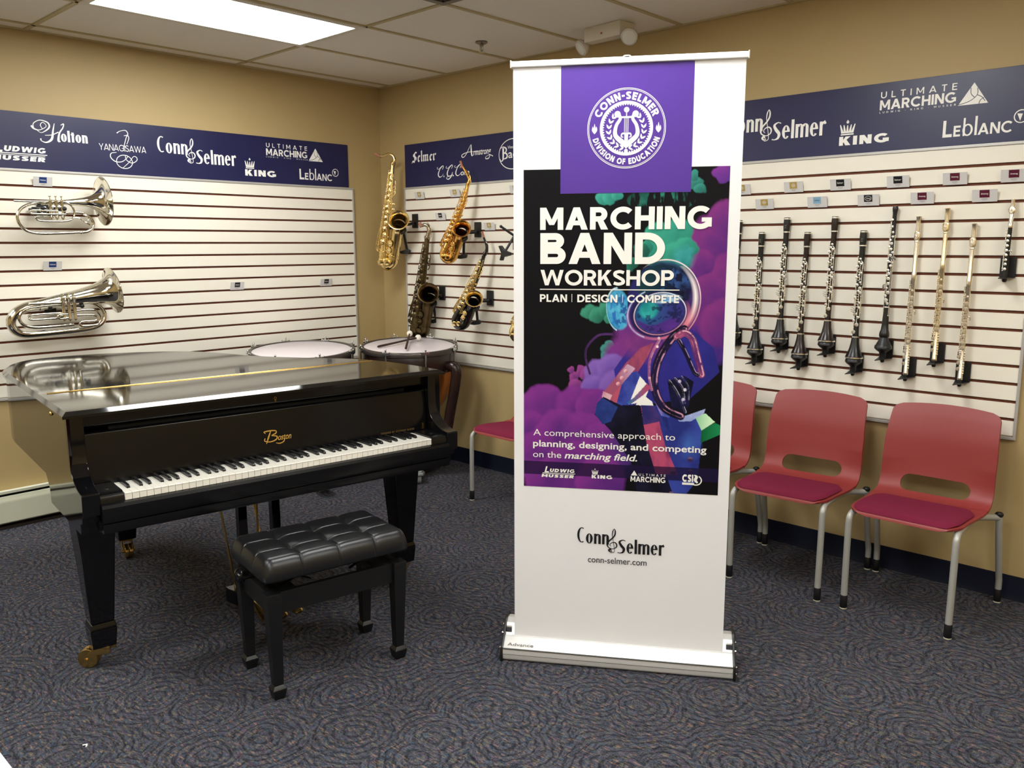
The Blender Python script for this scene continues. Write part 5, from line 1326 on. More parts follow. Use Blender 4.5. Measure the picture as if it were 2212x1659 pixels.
m.tube(smooth_path(local([(-2.30, 1.184, .03), (-2.21, 1.186, .03), (-2.178, 1.172, .03), (-2.162, 1.140, .03), (-2.178, 1.105, .03), (-2.21, 1.098, .03), (-2.265, 1.098, .03), (-2.278, 1.110, .03), (-2.265, 1.122, .03), (-2.195, 1.124, .03), (-2.185, 1.140, .03), (-2.20, 1.155, .03), (-2.30, 1.160, .03)], S0, Z0), 5), .0065, 10)
m.ball(local([(-2.258, 1.080, .01)], S0, Z0)[0], .0125, 12); m.build('inner_tubing', M_silv, h)
valves(h, (-2.362, -2.334, -2.305), 1.262, 1.138, .05, .0098, S0, Z0)
def horn_holder(label, s, z, dx):
    t = thing('horn_holder', label, 'holder', (.012, s, z), WL, group='black wall pegs on the left slatwall')
    MB().box((-.03, -.012, -.035), (.03, 0, .035)).build('plate', M_black, t, bevel=.002)
    for a, b in dx:
        m = MB(); m.box((a, -.075, -.009), (b, -.062, .011)); c = a if abs(a) > abs(b) else b
        m.box((min(a, 0), -.062, -.006), (max(b, 0), -.012, .006)); m.tube([((a+b)/2, -.02, 0), ((a+b)/2, -.165, .002)], .008, 10); m.ball(((a+b)/2, -.168, .002), .0125, 12)
        m.build('arm', M_black, t, bevel=.0015)
horn_holder('black wall peg carrying the upper silver horn', -2.36, 1.736, ((-.075, -.03), (.035, .075)))
horn_holder('black wall peg carrying the lower silver horn', -2.37, 1.207, ((-.075, -.03), (.095, .13)))

# ---------------------------------------------------------------- saxophones
M_cork = pm('neck_cork', '#a9735c', 0.8, var=0.12)
M_pearl = pm('key_pearl', '#e8e2d2', 0.2, coat=.5, var=.03)
def sax(label, P0, ang, neck, cork, body, bow, tube, bell, rb, radii, mats, nm='alto_saxophone', tilt=(.20, -.88, .42)):
    """all 2-D points are (x, z) in the instrument's own plane; radii = (top, bottom, bell tube)"""
    MBODY, MKEY, MBELL, MNECK = mats
    t = thing(nm, label, 'saxophone', P0, ang, group='saxophones on the right slatwall')
    r0, r1, r2 = radii
    nk = smooth_path([(x, 0, z) for x, z in neck], 5)
    m = MB(); m.tube(nk, [lerp(r0*.55, r0*.95, i/len(nk)) for i in range(len(nk))], 12); m.lathe([(r0*1.25, -.008), (r0*1.3, 0), (r0*1.25, .008), (r0*.9, .012)], 16, axisM(nk[-1], Vector(nk[-1])-Vector(nk[-4])))
    a_ = nk[len(nk)//2]; b2 = nk[-2]
    m.tube(smooth_path([(a_[0], -.004, a_[2]+r0*1.4), ((a_[0]+b2[0])/2+r0*1.4, -.004, (a_[2]+b2[2])/2+r0*1.6), (b2[0]+r0*1.6, -.004, b2[2])], 5), .0028, 8)
    ne = m.build('neck', MNECK, t)
    d = Vector(nk[0])-Vector(nk[2]); d.normalize(); L_ = cork
    MB().tube([Vector(nk[0])-d*L_*.9, Vector(nk[0])+d*.002], r0*.72, 12).build('cork', M_cork, ne)
    # body tube, bow, bell tube
    bp_ = smooth_path([(x, 0, z) for x, z in body], 6); nb = len(bp_)
    bw = smooth_path([(x, 0, z) for x, z in [body[-1]]+bow+[tube[0][:2]]], 6)
    bl = smooth_path([(x, y, z) for x, z, y in tube], 6) if len(tube[0]) > 2 else smooth_path([(x, 0, z) for x, z in tube], 6)
    path = bp_[:-1]+bw[:-1]+bl; n1, n2 = len(bp_)-1, len(bw)-1
    rr = [lerp(r0, r1, i/n1) for i in range(n1)]+[lerp(r1, r1*1.12, i/n2) for i in range(n2)]+[lerp(r1*1.12, r2, (i/(len(bl)-1))) for i in range(len(bl))]
    m = MB(); m.tube(path, rr, 20, cap=False)
    for k_ in (0, n1-1, n1+n2): # connecting rings
        p, q = Vector(path[k_]), Vector(path[min(k_+1, len(path)-1)]); m.lathe([(rr[k_], -.006), (rr[k_]*1.12, -.005), (rr[k_]*1.12, .005), (rr[k_], .006)], 20, axisM(p, q-p))
    m.build('body', MBODY, t)
    end = Vector(bl[-1]); bc = Vector((bell[0], end.y-.055, bell[1])); ta = Vector(tilt).normalized()
    fl = smooth_path([tuple(end), tuple(end.lerp(bc-ta*.045, .55)), tuple(bc-ta*.03), tuple(bc-ta*.012), tuple(bc)], 6)
    n = len(fl); prr = [r2+(rb-r2)*((i/(n-1))**2.2) for i in range(n)]
    m = MB(); m.tube(fl, prr, 32, cap=False); be = m.build('bell', MBELL, t, solid=.0015, ang=70)
    D = axisM(bc, ta); m = MB(); m.tube([tuple(D @ Vector((rb*math.cos(a), rb*math.sin(a), 0))) for a in [2*math.pi*i/40 for i in range(40)]], .0028, 8, closed=True); m.build('bell_rim', MKEY if MBELL is not MBODY else MBODY, be)
    # keywork: cups, rods, guards
    ax = Vector(path[0])-Vector(path[n1-1]); LB = ax.length; ax.normalize(); sd = Vector((ax.z, 0, -ax.x))
    P = lambda u, off, y: Vector(path[0]).lerp(Vector(path[n1-1]), u)+sd*off+Vector((0, y, 0))
    rad = lambda u: lerp(r0, r1, u)
    m = MB(); pe = MB()
    def cup(u, off, r, y=None, dirv=(0, -1, 0)):
        c = P(u, off, -rad(u)-.006 if y is None else y); D = axisM(c, Vector(dirv)-Vector((0, 0, 0)))
        m.lathe([(0, .004), (r*.45, .0042), (r*.55, .0025), (r*.95, .002), (r, -.001), (r*.9, -.005), (0, -.005)], 16, D)
        m.tube([c, P(u, off*.2, -rad(u)*.6)], r*.22, 6)
    s_ = LB/.5
    for i, u in enumerate((.10, .17, .235, .30, .36, .42, .48, .54, .60, .66, .73, .80, .88)):
        r = lerp(.008, .0175, u)*s_; cup(u, (.005 if i % 2 else -.004)*s_, r)
        if i > 2: cup(u+.02, rad(u)*.75*(1 if i % 2 else -1), r*.62, -rad(u)*.85-.004)
        m.lathe([(rad(u)*1.01, -.0015), (rad(u)*1.05, 0), (rad(u)*1.01, .0015)], 16, axisM(P(u+.03, 0, 0), ax))
        if i in (3, 4, 7, 8, 9): 
            c = P(u, -rad(u)*.9-.004, -rad(u)*.75-.006); pe.lathe([(0, .003), (.0038*s_, .002), (.0042*s_, 0), (0, -.002)], 12, axisM(c, (-.4, -1, .2)))
    for off, ya, u0, u1, w in ((-1.12, -.75, .06, .92, .0022), (-1.28, -.45, .12, .98, .0020), (1.10, -.75, .10, .60, .0022), (.55, -1.25, .30, .95, .0022), (-.6, -1.25, .14, .85, .0022), (.85, -1.05, .05, .95, .002), (-.9, -1.05, .55, .99, .0024)):
        m.tube([P(lerp(u0, u1, q), off*rad(lerp(u0, u1, q)), ya*rad(lerp(u0, u1, q))-.004) for q in (0, .5, 1)], w*s_, 8)
        for q in (0, .33, .66, 1): u = lerp(u0, u1, q); m.tube([P(u, off*rad(u), ya*rad(u)-.004), P(u, off*.5*rad(u), ya*.5*rad(u))], .0022*s_, 6); m.ball(P(u, off*rad(u), ya*rad(u)-.004), .0034*s_, 8)
    for u, dz in ((.16, .03), (.21, .03), (.26, .025)):           # palm keys on the right edge
        m.tube(smooth_path([P(u, rad(u), -.004), P(u+.01, rad(u)+.016*s_, -.01), P(u+dz+.03, rad(u)+.020*s_, -.012), P(u+dz+.06, rad(u)+.012*s_, -.012)], 4), .0032*s_, 8)
    for u in (.44, .50): cup(u, rad(u)+.016*s_, .009*s_, -.02)
    for k_, u in enumerate((.82, .90, .97)):                     # low side cups and table keys
        cup(u, -rad(u)-.010*s_, .0125*s_, -.012, (-.55, -1, 0)); 
    m.tube(smooth_path([P(.70, -rad(.7)-.004, -.02), P(.80, -rad(.8)-.012*s_, -.022), P(.93, -rad(.9)-.018*s_, -.02)], 4), .0035*s_, 8)
    kw = m.build('keywork', MKEY, t, ang=50)
    if pe.v: pe.build('key_pearl', M_pearl, kw)
    m = MB()                                                       # bell-side cups under guards
    mid = Vector(bl[len(bl)//2]); dn = (Vector(bl[-1])-Vector(bl[0])).normalized()
    for q in (-.012, .030):
        c = Vector(bl[2])+dn*(.028+q)*s_+Vector((-.9*r1, -r1*.95, 0)); m.lathe([(0, .004), (.010*s_, .0042), (.019*s_, .002), (.020*s_, -.002), (0, -.004)], 18, axisM(c, (-.45, -1, 0)))
        m.tube([c+Vector((-.018*s_, -.006, 0)), c+Vector((0, -.014, 0)), c+Vector((.018*s_, -.004, 0))], .003*s_, 8)
    c = Vector(bw[len(bw)//2])
    for dx in (-.030*s_, .004*s_): m.lathe([(0, .004), (.011*s_, .004), (.019*s_, .001), (.019*s_, -.004), (0, -.004)], 18, axisM(c+Vector((dx, -r1*1.18, .018*s_)), (-.1, -1, -.15)))
    m.build('key_guards', MKEY, t, ang=50)
    return t
M_gold_l = pm('gold_lacquer', '#ecd293', 0.18, 1.0, var=0.06, scale=14)
M_amber = pm('amber_gold_lacquer', '#e3b262', 0.17, 1.0, var=0.06, scale=14)
M_anti = pm('antiqued_bronze', '#5a4c33', 0.34, 1.0, var=0.22, scale=24)
M_anti2 = pm('aged_brass_bell', '#6d5638', 0.30, 1.0, var=0.3, scale=30)
M_nick = pm('aged_nickel_neck', '#a89a84', 0.22, 1.0, var=0.08)
M_blk = pm('black_lacquer_brass', '#0d0c0c', 0.10, coat=.6, var=.1)
A32 = math.radians(32)
sax('tall gold saxophone hanging in the corner, the leftmost saxophone', (.27, -.17, 1.7), A32,
    [(-.075, .481), (-.046, .466), (-.017, .463), (.007, .471), (.036, .475), (.059, .459), (.067, .432), (.055, .410)], .055,
    [(.052, .398), (.036, .278), (.014, .093), (-.016, -.10), (-.031, -.225)], [(-.036, -.262), (-.020, -.300), (.008, -.305), (.032, -.280)],
    [(.040, -.24, 0), (.062, -.15, -.004), (.084, -.06, -.02), (.106, -.015, -.05)], (.121, .015), .0745, (.0135, .036, .045), (M_gold_l, M_gold_l, M_gold_l, M_gold_l), 'tenor_saxophone')
ALTO = dict(neck=[(.052, .381), (.062, .355), (.078, .330), (.098, .293), (.110, .263), (.103, .237)], cork=.05,
    body=[(.098, .222), (.070, .123), (.014, -.019), (-.030, -.125), (-.060, -.192)], bow=[(-.070, -.220), (-.058, -.250), (-.030, -.255), (-.010, -.240)],
    tube=[(.002, -.212, 0), (.022, -.165, -.004), (.045, -.112, -.02), (.066, -.082, -.045)], bell=(.079, -.056), rb=.059, radii=(.0115, .029, .036))
sax('tilted gold alto saxophone hanging in front of the navy sign', (.95, -.15, 1.7), A32, mats=(M_amber, M_amber, M_amber, M_amber), **ALTO)
sax('dark bronze saxophone with pale neck hanging just above the drum', (.533, -.11, 1.298), A32,
    [(.015, .394), (.028, .375), (.051, .380), (.074, .372), (.084, .345), (.078, .316), (.071, .292)], .035,
    [(.069, .280), (.049, .13), (.021, -.055), (-.008, -.22), (-.030, -.330)], [(-.034, -.365), (-.014, -.388), (.012, -.384), (.030, -.366)],
    [(.036, -.335, 0), (.052, -.255, -.004), (.072, -.175, -.02), (.090, -.125, -.05)], (.102, -.090), .0735, (.017, .037, .046), (M_anti, M_anti, M_anti2, M_nick), 'tenor_saxophone')
sh = lambda L_: [(p[0]-.004-.0, p[1]-.052)+tuple(p[2:]) for p in L_]
A4 = dict(neck=[(.106, .322), (.121, .277), (.134, .242), (.137, .211), (.124, .180)], cork=.042,
    body=[(.116, .162), (.082, .053), (.025, -.072), (-.030, -.165), (-.066, -.228)], bow=[(-.078, -.256), (-.068, -.288), (-.042, -.296), (-.018, -.284)],
    tube=[(-.006, -.262, 0), (.014, -.215, -.004), (.036, -.165, -.02), (.056, -.132, -.045)], bell=(.072, -.108), rb=.057, radii=(.0115, .029, .036))
sax('black lacquered alto saxophone with gold keys and gold bell', (1.07, -.15, 1.3), A32, mats=(M_blk, M_gold_l, M_gold_l, M_blk), **A4)
sax('gold saxophone almost hidden behind the left edge of the banner', (1.60, -.15, 1.255), A32, mats=(M_gold_l, M_gold_l, M_gold_l, M_gold_l), **A4)
def sax_holder(label, P0, ang, bell, foot, tube, r2):
    """plate on the wall, arm under the bell and foot below, in the saxophone's own frame"""
    t = thing('saxophone_holder', label, 'holder', P0, ang, group='black saxophone holders on the right slatwall')
    bx, bz = bell; fx, fz = foot
    inv = RM('Z', -ang)
    def wall(px, pz): # local point lying on the slatwall at local abscissa px
        y = (-.0138-P0[1]-px*math.sin(ang))/math.cos(ang); return Vector((px, y, pz))
    w = wall(bx+.075, bz); D = TM(*w) @ inv
    MB().box((-.028, -.014, -.055), (.028, 0, .045), D).build('plate', M_black, t, bevel=.003)
    p2, p3 = [Vector((q[0], q[2], q[1])) for q in tube[2:4]]; c = p2.lerp(p3, .3); d = (p3-p2).normalized()
    e1 = d.cross(Vector((0, 1, 0))).normalized(); e2 = e1.cross(d).normalized()
    if e2.y < 0: e2 = -e2
    R_ = r2*.93+.0115; arc = [c+(e1*math.cos(a)+e2*math.sin(a))*R_ for a in [math.radians(lerp(-40, 220, i/20)) for i in range(21)]]
    m = MB(); m.tube(arc, .0085, 10); back = c+e2*(R_+.006)
    m.tube([w+Vector((-.006, -.022, -.02)), w.lerp(back, .5)+Vector((0, 0, -.012)), back], .010, 10)
    lo = Vector((fx+.02, .060, fz+.014)); m.tube([back, lo], .0095, 10); m.build('arm', M_black, t)
    m = MB(); m.prism([(fx-.030, fz), (fx+.03, fz+.016), (fx+.046, fz+.006), (fx+.04, fz-.014), (fx+.0, fz-.020), (fx-.030, fz-.016)], .046, .076, 'xzy'); m.build('foot', M_black, t, bevel=.003)
    return t
sax_holder('black holder under the bell of the tall gold saxophone in the corner', (.27, -.17, 1.7), A32, (.121, .015), (.105, -.205), [(.040, -.24, 0), (.062, -.15, -.004), (.084, -.06, -.02), (.106, -.015, -.05)], .045)
sax_holder('black holder under the bell of the tilted gold alto saxophone', (.95, -.15, 1.7), A32, (.079, -.056), (.030, -.235), ALTO['tube'], .036)
sax_holder('black holder under the bell of the dark bronze saxophone', (.533, -.11, 1.298), A32, (.102, -.090), (.085, -.295), [(.036, -.335, 0), (.052, -.255, -.004), (.072, -.175, -.02), (.090, -.125, -.05)], .046)
sax_holder('black holder under the bell of the black alto saxophone', (1.07, -.15, 1.3), A32, (.072, -.108), (.035, -.275), A4['tube'], .036)
sax_holder('black holder hidden behind the banner, under the nearly hidden gold saxophone', (1.60, -.15, 1.255), A32, (.072, -.108), (.035, -.275), A4['tube'], .036)
# an empty holder beside the banner
t = thing('saxophone_holder', 'empty black holder with no instrument beside the left edge of the banner', 'holder', (1.40, -.012, 1.56), 0, group='black saxophone holders on the right slatwall')
MB().box((-.028, -.014, -.055), (.028, 0, .045)).build('plate', M_black, t, bevel=.003)
m = MB(); a, b, c = Vector((-.04, -.11, .093)), Vector((.020, -.05, .035)), Vector((-.006, -.10, -.055))
m.tube([a, b], .0075, 10); m.ball(a, .010, 10); m.tube([b, c], .008, 10); m.tube([b, Vector((.01, -.012, .0))], .010, 10); m.build('arm', M_black, t)
m = MB(); m.prism([(-.062, -.030), (-.05, -.026), (-.02, -.056), (.030, -.070), (.030, -.088), (-.012, -.098), (-.030, -.098), (-.040, -.122), (-.052, -.118), (-.036, -.075)], -.115, -.085, 'xzy'); m.build('foot', M_black, t, bevel=.003)

# ---------------------------------------------------------------- clarinets, oboe, flutes, piccolo
M_gren = pm('black_grenadilla', '#121110', 0.30, var=0.15, scale=90, stretch=(1, 1, .1))
M_rose = pm('dark_brown_wood', '#21120f', 0.26, var=0.2, scale=90, stretch=(1, 1, .1))
M_nickel = pm('silver_keys', '#f4f2ea', 0.26, 1.0, var=0.03, scale=20)
M_flute = pm('silver_plate_flute', '#efe6d6', 0.24, 1.0, var=0.03, scale=20)
M_flgold = pm('pale_gold_flute', '#eedfc0', 0.26, 1.0, var=0.04, scale=20)
def stand(o, top, bot):
    z = (Vector(top)-Vector(bot)).normalized(); x = Vector((1, 0, 0)); x = (x-z*x.dot(z)).normalized(); y = z.cross(x)
    o.location = bot; o.rotation_euler = Matrix((x, y, z)).transposed().to_euler(); return o
def key_cup(m, x, z, r, y, ring=False):
    D = axisM((x, y, z), (0, -1, 0))
    if ring: m.lathe([(r*.62, .0), (r*.62, .004), (r, .004), (r*1.05, 0), (r, -.003)], 14, D)
    else: m.lathe([(0, .0016), (r*.6, .0016), (r*.92, .0012), (r, 0), (r*.85, -.003), (0, -.003)], 14, D)
def peg(label, x, z, wz, cone=True):
    """L-shaped black peg: wall plate, pointed shelf and a plug that carries the instrument; x,z = where the instrument sits"""
    t = thing('instrument_peg', label, 'holder', (x, -.012, wz), 0, group='black instrument pegs on the right slatwall')
    MB().box((-.030, -.010, -.080), (.030, 0, .004)).build('plate', M_black, t, bevel=.0015)
    dz = z-wz
    MB().prism([(-.030, -.008), (.030, -.008), (.012, -.085), (-.004, -.135), (-.014, -.085)], -.084, -.080, 'xyz').build('shelf', M_black, t, bevel=.001)
    m = MB(); c = TM(0, -.048, 0)
    if cone: m.lathe([(0, dz+.018), (.022, dz+.014), (.030, dz-.004), (.037, dz-.012), (.038, dz-.022), (.030, dz-.032), (.018, dz-.040), (.014, dz-.046), (.014, -.080), (0, -.080)], 24, c)
    else: m.lathe([(0, dz+.02), (.007, dz+.02), (.0075, -.080), (0, -.080)], 14, c)
    m.lathe([(0, -.084), (.009, -.084), (.009, -.094), (.006, -.099), (0, -.1)], 14, c)
    m.build('plug', M_black, t)
    return t
def clarinet(label, top, bot, wood, lab=True, ringc=None):
    t = thing('clarinet', label, 'clarinet', bot, group='clarinets on the right slatwall'); stand(t, top, bot)
    Lz = (Vector(top)-Vector(bot)).length; f = Lz/.59
    MB().lathe([(.011, .094), (.0165, .055), (.026, .024), (.0345, .008), (.0385, .0), (.0395, .004), (.038, .008), (.031, .024), (.0245, .044), (.0195, .070), (.0168, .096), (.0160, .100)], 32).build('bell', wood, t)
    MB().lathe([(.0135, .100), (.0142, .110), (.0132, .118), (.0128, .31*f), (.0142, .318*f), (.0142, .332*f), (.0130, .340*f), (.0132, .505*f), (.0145, .52*f), (.0152, .53*f), (.0165, .56*f), (.0155, Lz), (.008, Lz), (.008, Lz-.02)], 28).build('body', wood, t)
    m = MB()
    for z, r in ((.001, .0398), (.099, .0168), (.521*f, .0153), (Lz-.006, .0158)): m.lathe([(r-.001, z-.003), (r+.0006, z-.0028), (r+.0006, z+.0028), (r-.001, z+.003)], 28)
    m.build('tenon_rings', ringc or M_nickel, t)
    m = MB(); Y = -.0135
    for z, x, r in ((.405*f, 0, .0076), (.368*f, -.001, .0082), (.292*f, 0, .0084), (.269*f, -.001, .0084), (.246*f, 0, .0086)): key_cup(m, x, z, r, Y-.0015, True)
    for z, x, r in ((.445*f, -.004, .0055), (.437*f, .006, .0055), (.386*f, .001, .0048), (.352*f, .008, .0045), (.312*f, .002, .006), (.305*f, .011, .0065), (.156*f, .006, .0085), (.122*f, -.006, .0085), (.46*f, .001, .005), (.19*f, .009, .006), (.425*f, -.009, .006), (.395*f, .010, .005), (.375*f, -.010, .0055), (.34*f, -.005, .0065), (.325*f, .008, .007), (.28*f, -.010, .006), (.258*f, .010, .0055), (.235*f, .010, .006), (.205*f, -.001, .0065), (.175*f, -.008, .006)): key_cup(m, x, z, r*1.15, Y-.003)
    for x, y, z0, z1, w in ((-.0135, -.006, .315, .47, .0017), (-.0165, -.002, .325, .455, .0015), (.0125, -.008, .19, .318, .0022), (-.010, -.011, .205, .31, .0016), (.0105, -.011, .342, .44, .0016), (-.0075, -.0135, .115, .215, .0020), (.0045, -.0155, .15, .225, .0016), (.006, -.0155, .235, .31, .0012), (-.006, -.0150, .235, .315, .0015), (.002, -.0155, .36, .43, .0013), (.0135, -.003, .21, .33, .0022), (-.015, -.005, .20, .30, .0018), (-.0135, -.001, .34, .44, .0018)):
        m.tube([(x, y, z0*f), (x, y, z1*f)], w*1.25, 8)
        for q in (0, .25, .5, .75, 1): m.ball((x, y, lerp(z0, z1, q)*f), w*1.7, 8); m.tube([(x, y, lerp(z0, z1, q)*f), (x*.6, y*.6, lerp(z0, z1, q)*f)], .0014, 6)
    for k_, (z, dx) in enumerate(((.232, -.004), (.222, -.006), (.213, -.003))): m.tube(smooth_path([(-.002, Y-.004, z*f-.003), (-.010+dx*.3, Y-.005, z*f), (-.021+dx, Y+.002, z*f+.004)], 4), .0034, 8, flat=.6)
    for z, s in ((.300, 1), (.283, 1)): m.tube(smooth_path([(.008, Y, z*f+.016), (.016, Y+.004, z*f+.012), (.019*s, Y+.006, z*f-.008)], 4), .0032, 8, flat=.6)
    m.tube(smooth_path([(.004, Y-.002, .452*f), (.012, Y, .44*f), (.014, -.008, .415*f)], 4), .003, 8)
    m.build('keywork', M_nickel, t, ang=50)
    if lab:
        k = Ink(-.0160); k.ring(0, .552*f, .004, .004, .0008, .0008, n=14); k.stroke([(-.005, .541*f), (.005, .541*f)], .0012); k.build('maker_mark', pm('silver_print', '#a8a49a', .4), t, smooth=False, recalc=False)
    return t
Y1, Y0 = -.034, -.058
CL = [('clarinet almost hidden behind the right edge of the banner', 2.975, 1.657, 1.083, 11, M_gren, True),
      ('black clarinet hanging low, first whole clarinet right of the banner', 3.102, 1.596, 1.006, 12, M_gren, True),
      ('black clarinet hanging high, second whole clarinet right of the banner', 3.232, 1.664, 1.070, 11, M_gren, True),
      ('dark brown clarinet hanging low between two higher clarinets', 3.340, 1.593, 1.002, 12, M_rose, False),
      ('dark brown clarinet hanging high, fourth whole clarinet right of the banner', 3.471, 1.664, 1.075, 11, M_rose, False),
      ('black clarinet hanging low beside the oboe', 3.608, 1.597, 1.006, 12, M_gren, True)]
names = ['the nearly hidden clarinet at the banner edge', 'the first low black clarinet right of the banner', 'the first high black clarinet right of the banner', 'the low brown clarinet', 'the high brown clarinet', 'the low clarinet beside the oboe']
for (lb, x, zt, zb, kk, wd, mk), nm in zip(CL, names):
    clarinet(lb, (x, Y1, zt), (x, Y0, zb), wd, mk)
    peg('black wall peg under '+nm, x, zb+.004, ZT-.0762*kk-.003)
# oboe
top, bot = (3.742, -.034, 1.699), (3.739, -.058, 1.112)
t = thing('oboe', 'black oboe with long silver keywork hanging between the clarinets and the flutes', 'oboe', bot); stand(t, top, bot)
MB().lathe([(0, 0), (.019, 0), (.0215, .004), (.0225, .012), (.0215, .022), (.017, .035), (.0145, .06), (.013, .10), (.0118, .135)], 28).build('bell', M_gren, t)
MB().lathe([(.0118, .135), (.0125, .145), (.0112, .155), (.0105, .33), (.0118, .335), (.0118, .35), (.010, .356), (.0088, .55), (.010, .562), (.0115, .572), (.0125, .582), (.0105, .589), (.004, .592), (0, .592)], 24).build('body', M_gren, t)
m = MB(); Y = -.011
for z, x, r in ((.50, -.002, .005), (.475, .003, .005), (.44, -.005, .005), (.425, .001, .006), (.40, 0, .006), (.372, 0, .0065), (.29, 0, .007), (.268, 0, .007), (.245, .001, .007), (.205, .004, .0075), (.17, -.002, .0085), (.155, .005, .006), (.455, .004, .005), (.325, .005, .006), (.53, -.004, .005), (.41, -.008, .005), (.385, .008, .005), (.345, -.006, .006), (.305, -.004, .006), (.28, -.008, .005), (.225, -.004, .006), (.19, -.006, .006)): key_cup(m, x, z, r*1.15, Y-.002)
for x, y, z0, z1, w in ((-.0115, -.006, .15, .52, .0016), (.0115, -.007, .10, .46, .0017), (-.007, -.0105, .36, .56, .0015), (.007, -.0105, .20, .35, .0016), (-.012, -.004, .12, .33, .0018), (-.004, -.0125, .16, .24, .0014)):
    m.tube([(x, y, z0), (x, y, z1)], w, 8)
    for q in (0, .33, .66, 1): m.ball((x, y, lerp(z0, z1, q)), w*1.8, 8); m.tube([(x, y, lerp(z0, z1, q)), (x*.5, y*.5, lerp(z0, z1, q))], .0013, 6)
for s, z in ((1, .362), (1, .355), (-1, .235), (-1, .225)): m.tube(smooth_path([(s*.006, Y-.002, z), (s*.014, Y-.002, z+.006), (s*.023, Y+.004, z-.004)], 4), .0038, 8, flat=.6)
for z in (.138, .342): m.lathe([(.0122, z-.003), (.0130, z-.002), (.0130, z+.002), (.0122, z+.003)], 24)
m.build('keywork', M_nickel, t, ang=50)
op = peg('black wall peg with bell-shaped plug under the oboe', 3.739, 1.085, ZT-.0762*11-.003)
MB().lathe([(0, 1.118), (.016, 1.114), (.022, 1.10), (.030, 1.085), (.037, 1.066), (.038, 1.060), (.030, 1.056), (0, 1.056)], 28, TM(0, -.046, -(ZT-.0762*11-.003))).build('plug_cover', M_black, op)
def flute(label, top, bot, mt):
    t = thing('flute', label, 'flute', bot, group='flutes on the right slatwall'); stand(t, top, bot); Lz = (Vector(top)-Vector(bot)).length; f = Lz/.70
    MB().lathe([(.0078, .04), (.0078, 0), (.0095, 0), (.0108, .002), (.0108, .010), (.0098, .012), (.0097, .42*f), (.0112, .424*f), (.0112, .45*f), (.0100, .455*f), (.0097, Lz-.03), (.0105, Lz-.006), (.0118, Lz-.004), (.0118, Lz), (0, Lz)], 24).build('tube', mt, t)
    m = MB()
    z = .617*f; m.grid(lambda u, v: ((u-.5)*.027*math.sqrt(max(0, 1-(2*v-1)**4)), -.0110+.012*((u-.5)*1.6)**2, z+(v-.5)*.044), 10, 12); m.lathe([(0, 0), (.0048, 0), (.0052, .001)], 14, axisM((-.001, -.0113, z), (0, -1, 0)))
    m.lathe([(.0102, z-.03), (.0108, z-.028), (.0108, z-.026), (.0102, z-.024)], 20); m.build('lip_plate', mt, t, solid=.0015, ang=60)
    m = MB()
    zs = [.375, .345, .322, .300, .278, .255, .233, .210, .188, .166, .145]
    for i, z in enumerate(zs): key_cup(m, .002, z*f, .0092 if i else .006, -.0125, i in (3, 4, 6, 7, 8))
    for z in (.105, .078, .050): key_cup(m, -.010, z*f, .0085, -.008)
    for x, y, z0, z1 in ((-.0125, -.006, .13, .40), (-.0115, -.0085, .14, .38), (.011, -.007, .03, .125)):
        m.tube([(x, y, z0*f), (x, y, z1*f)], .0024, 8)
        for q in range(9): zq = lerp(z0, z1, q/8)*f; m.ball((x, y, zq), .0036, 8); m.tube([(x, y, zq), (x*.5, y*.5, zq)], .0014, 6)
    m.tube(smooth_path([(.007, -.010, .285*f), (.015, -.010, .288*f), (.020, -.008, .280*f), (.017, -.008, .270*f)], 4), .0026, 8)
    for z in (.12, .128): m.tube(smooth_path([(-.002, -.013, z*f+.004), (-.010, -.013, z*f+.002), (-.014, -.010, z*f-.006)], 4), .003, 8)
    m.box((-.0155, -.006, .395*f), (-.0095, -.001, .422*f)); m.build('keywork', mt, t, ang=50)
    return t
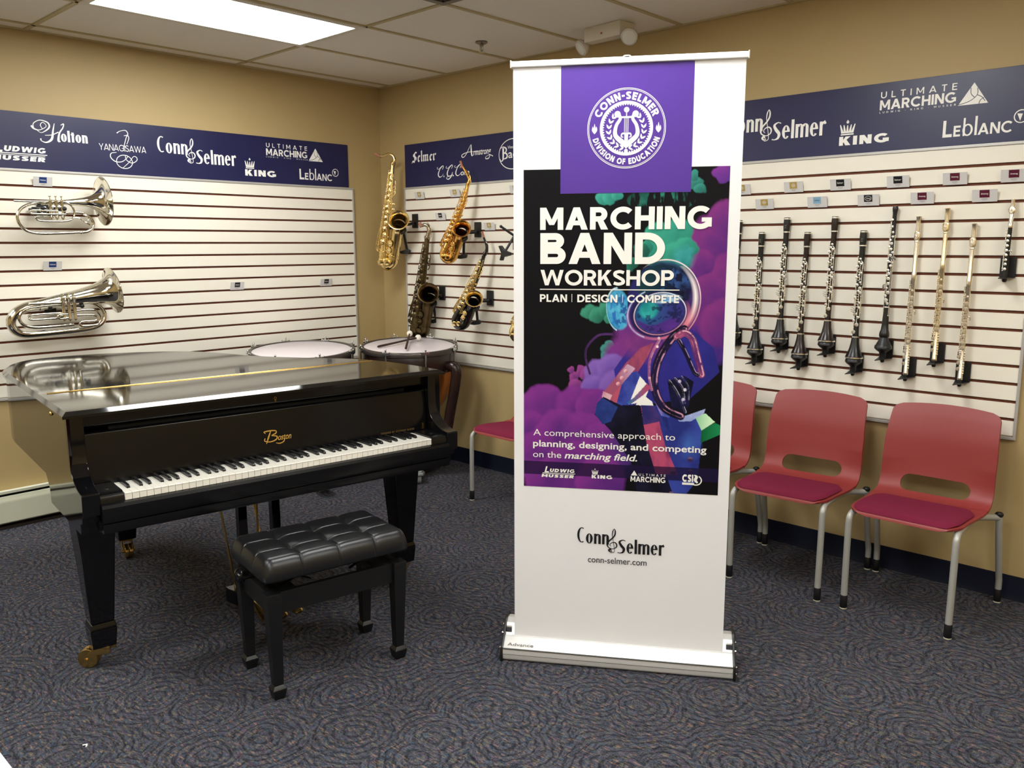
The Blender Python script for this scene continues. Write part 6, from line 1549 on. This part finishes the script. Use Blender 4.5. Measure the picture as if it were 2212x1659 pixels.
for lb, x, zt, zb, kk, mt, nm in (('silver flute hanging nearest the oboe, first of the three flutes', 3.845, 1.655, .950, 12, M_flute, 'the flute nearest the oboe'),
        ('pale gold flute hanging highest, middle of the three flutes', 3.961, 1.687, 1.024, 11, M_flgold, 'the middle pale gold flute'),
        ('silver flute hanging low, rightmost of the three flutes', 4.071, 1.620, .950, 12, M_flute, 'the rightmost flute')):
    flute(lb, (x, Y1, zt), (x, Y0, zb), mt); peg('black wall peg under '+nm, x, zb+.0, ZT-.0762*kk-.003, False)
# piccolo
top, bot = (4.208, -.034, 1.716), (4.208, -.056, 1.404)
t = thing('piccolo', 'short piccolo with silver head and black body at the far right of the wall', 'piccolo', bot); stand(t, top, bot)
MB().lathe([(0, 0), (.0075, 0), (.0082, .004), (.0082, .195), (.0085, .198)], 20).build('body', M_gren, t)
hd = MB().lathe([(.0088, .196), (.0095, .199), (.0095, .214), (.0080, .217), (.0078, .305), (.0085, .308), (.0085, .312), (0, .312)], 20).build('head_joint', M_flute, t)
m = MB(); z = .268; m.grid(lambda u, v: ((u-.5)*.026*math.sqrt(max(0, 1-(2*v-1)**2)), -.0092+.009*((u-.5)*1.6)**2, z+(v-.5)*.036), 10, 12); m.lathe([(0, 0), (.0035, 0), (.004, .001)], 12, axisM((0, -.0094, z), (0, -1, 0))); m.build('lip_plate', M_flute, hd, solid=.0012)
m = MB()
for z in (.162, .142, .122, .103, .084, .064, .046, .026): key_cup(m, .0 if z > .15 else -.002, z, .0062, -.0105)
for x, y, z0, z1 in ((-.011, -.005, .02, .185), (-.0125, -.002, .03, .17)):
    m.tube([(x, y, z0), (x, y, z1)], .0018, 8)
    for q in range(5): zq = lerp(z0, z1, q/4); m.ball((x, y, zq), .003, 8); m.tube([(x, y, zq), (x*.4, y*.4, zq)], .0014, 6)
m.tube(smooth_path([(.006, -.009, .10), (.013, -.008, .104), (.017, -.006, .096)], 4), .0024, 8); m.build('keywork', M_nickel, t, ang=50)
peg('black wall peg under the piccolo', 4.208, 1.404, ZT-.0762*6-.003, False)
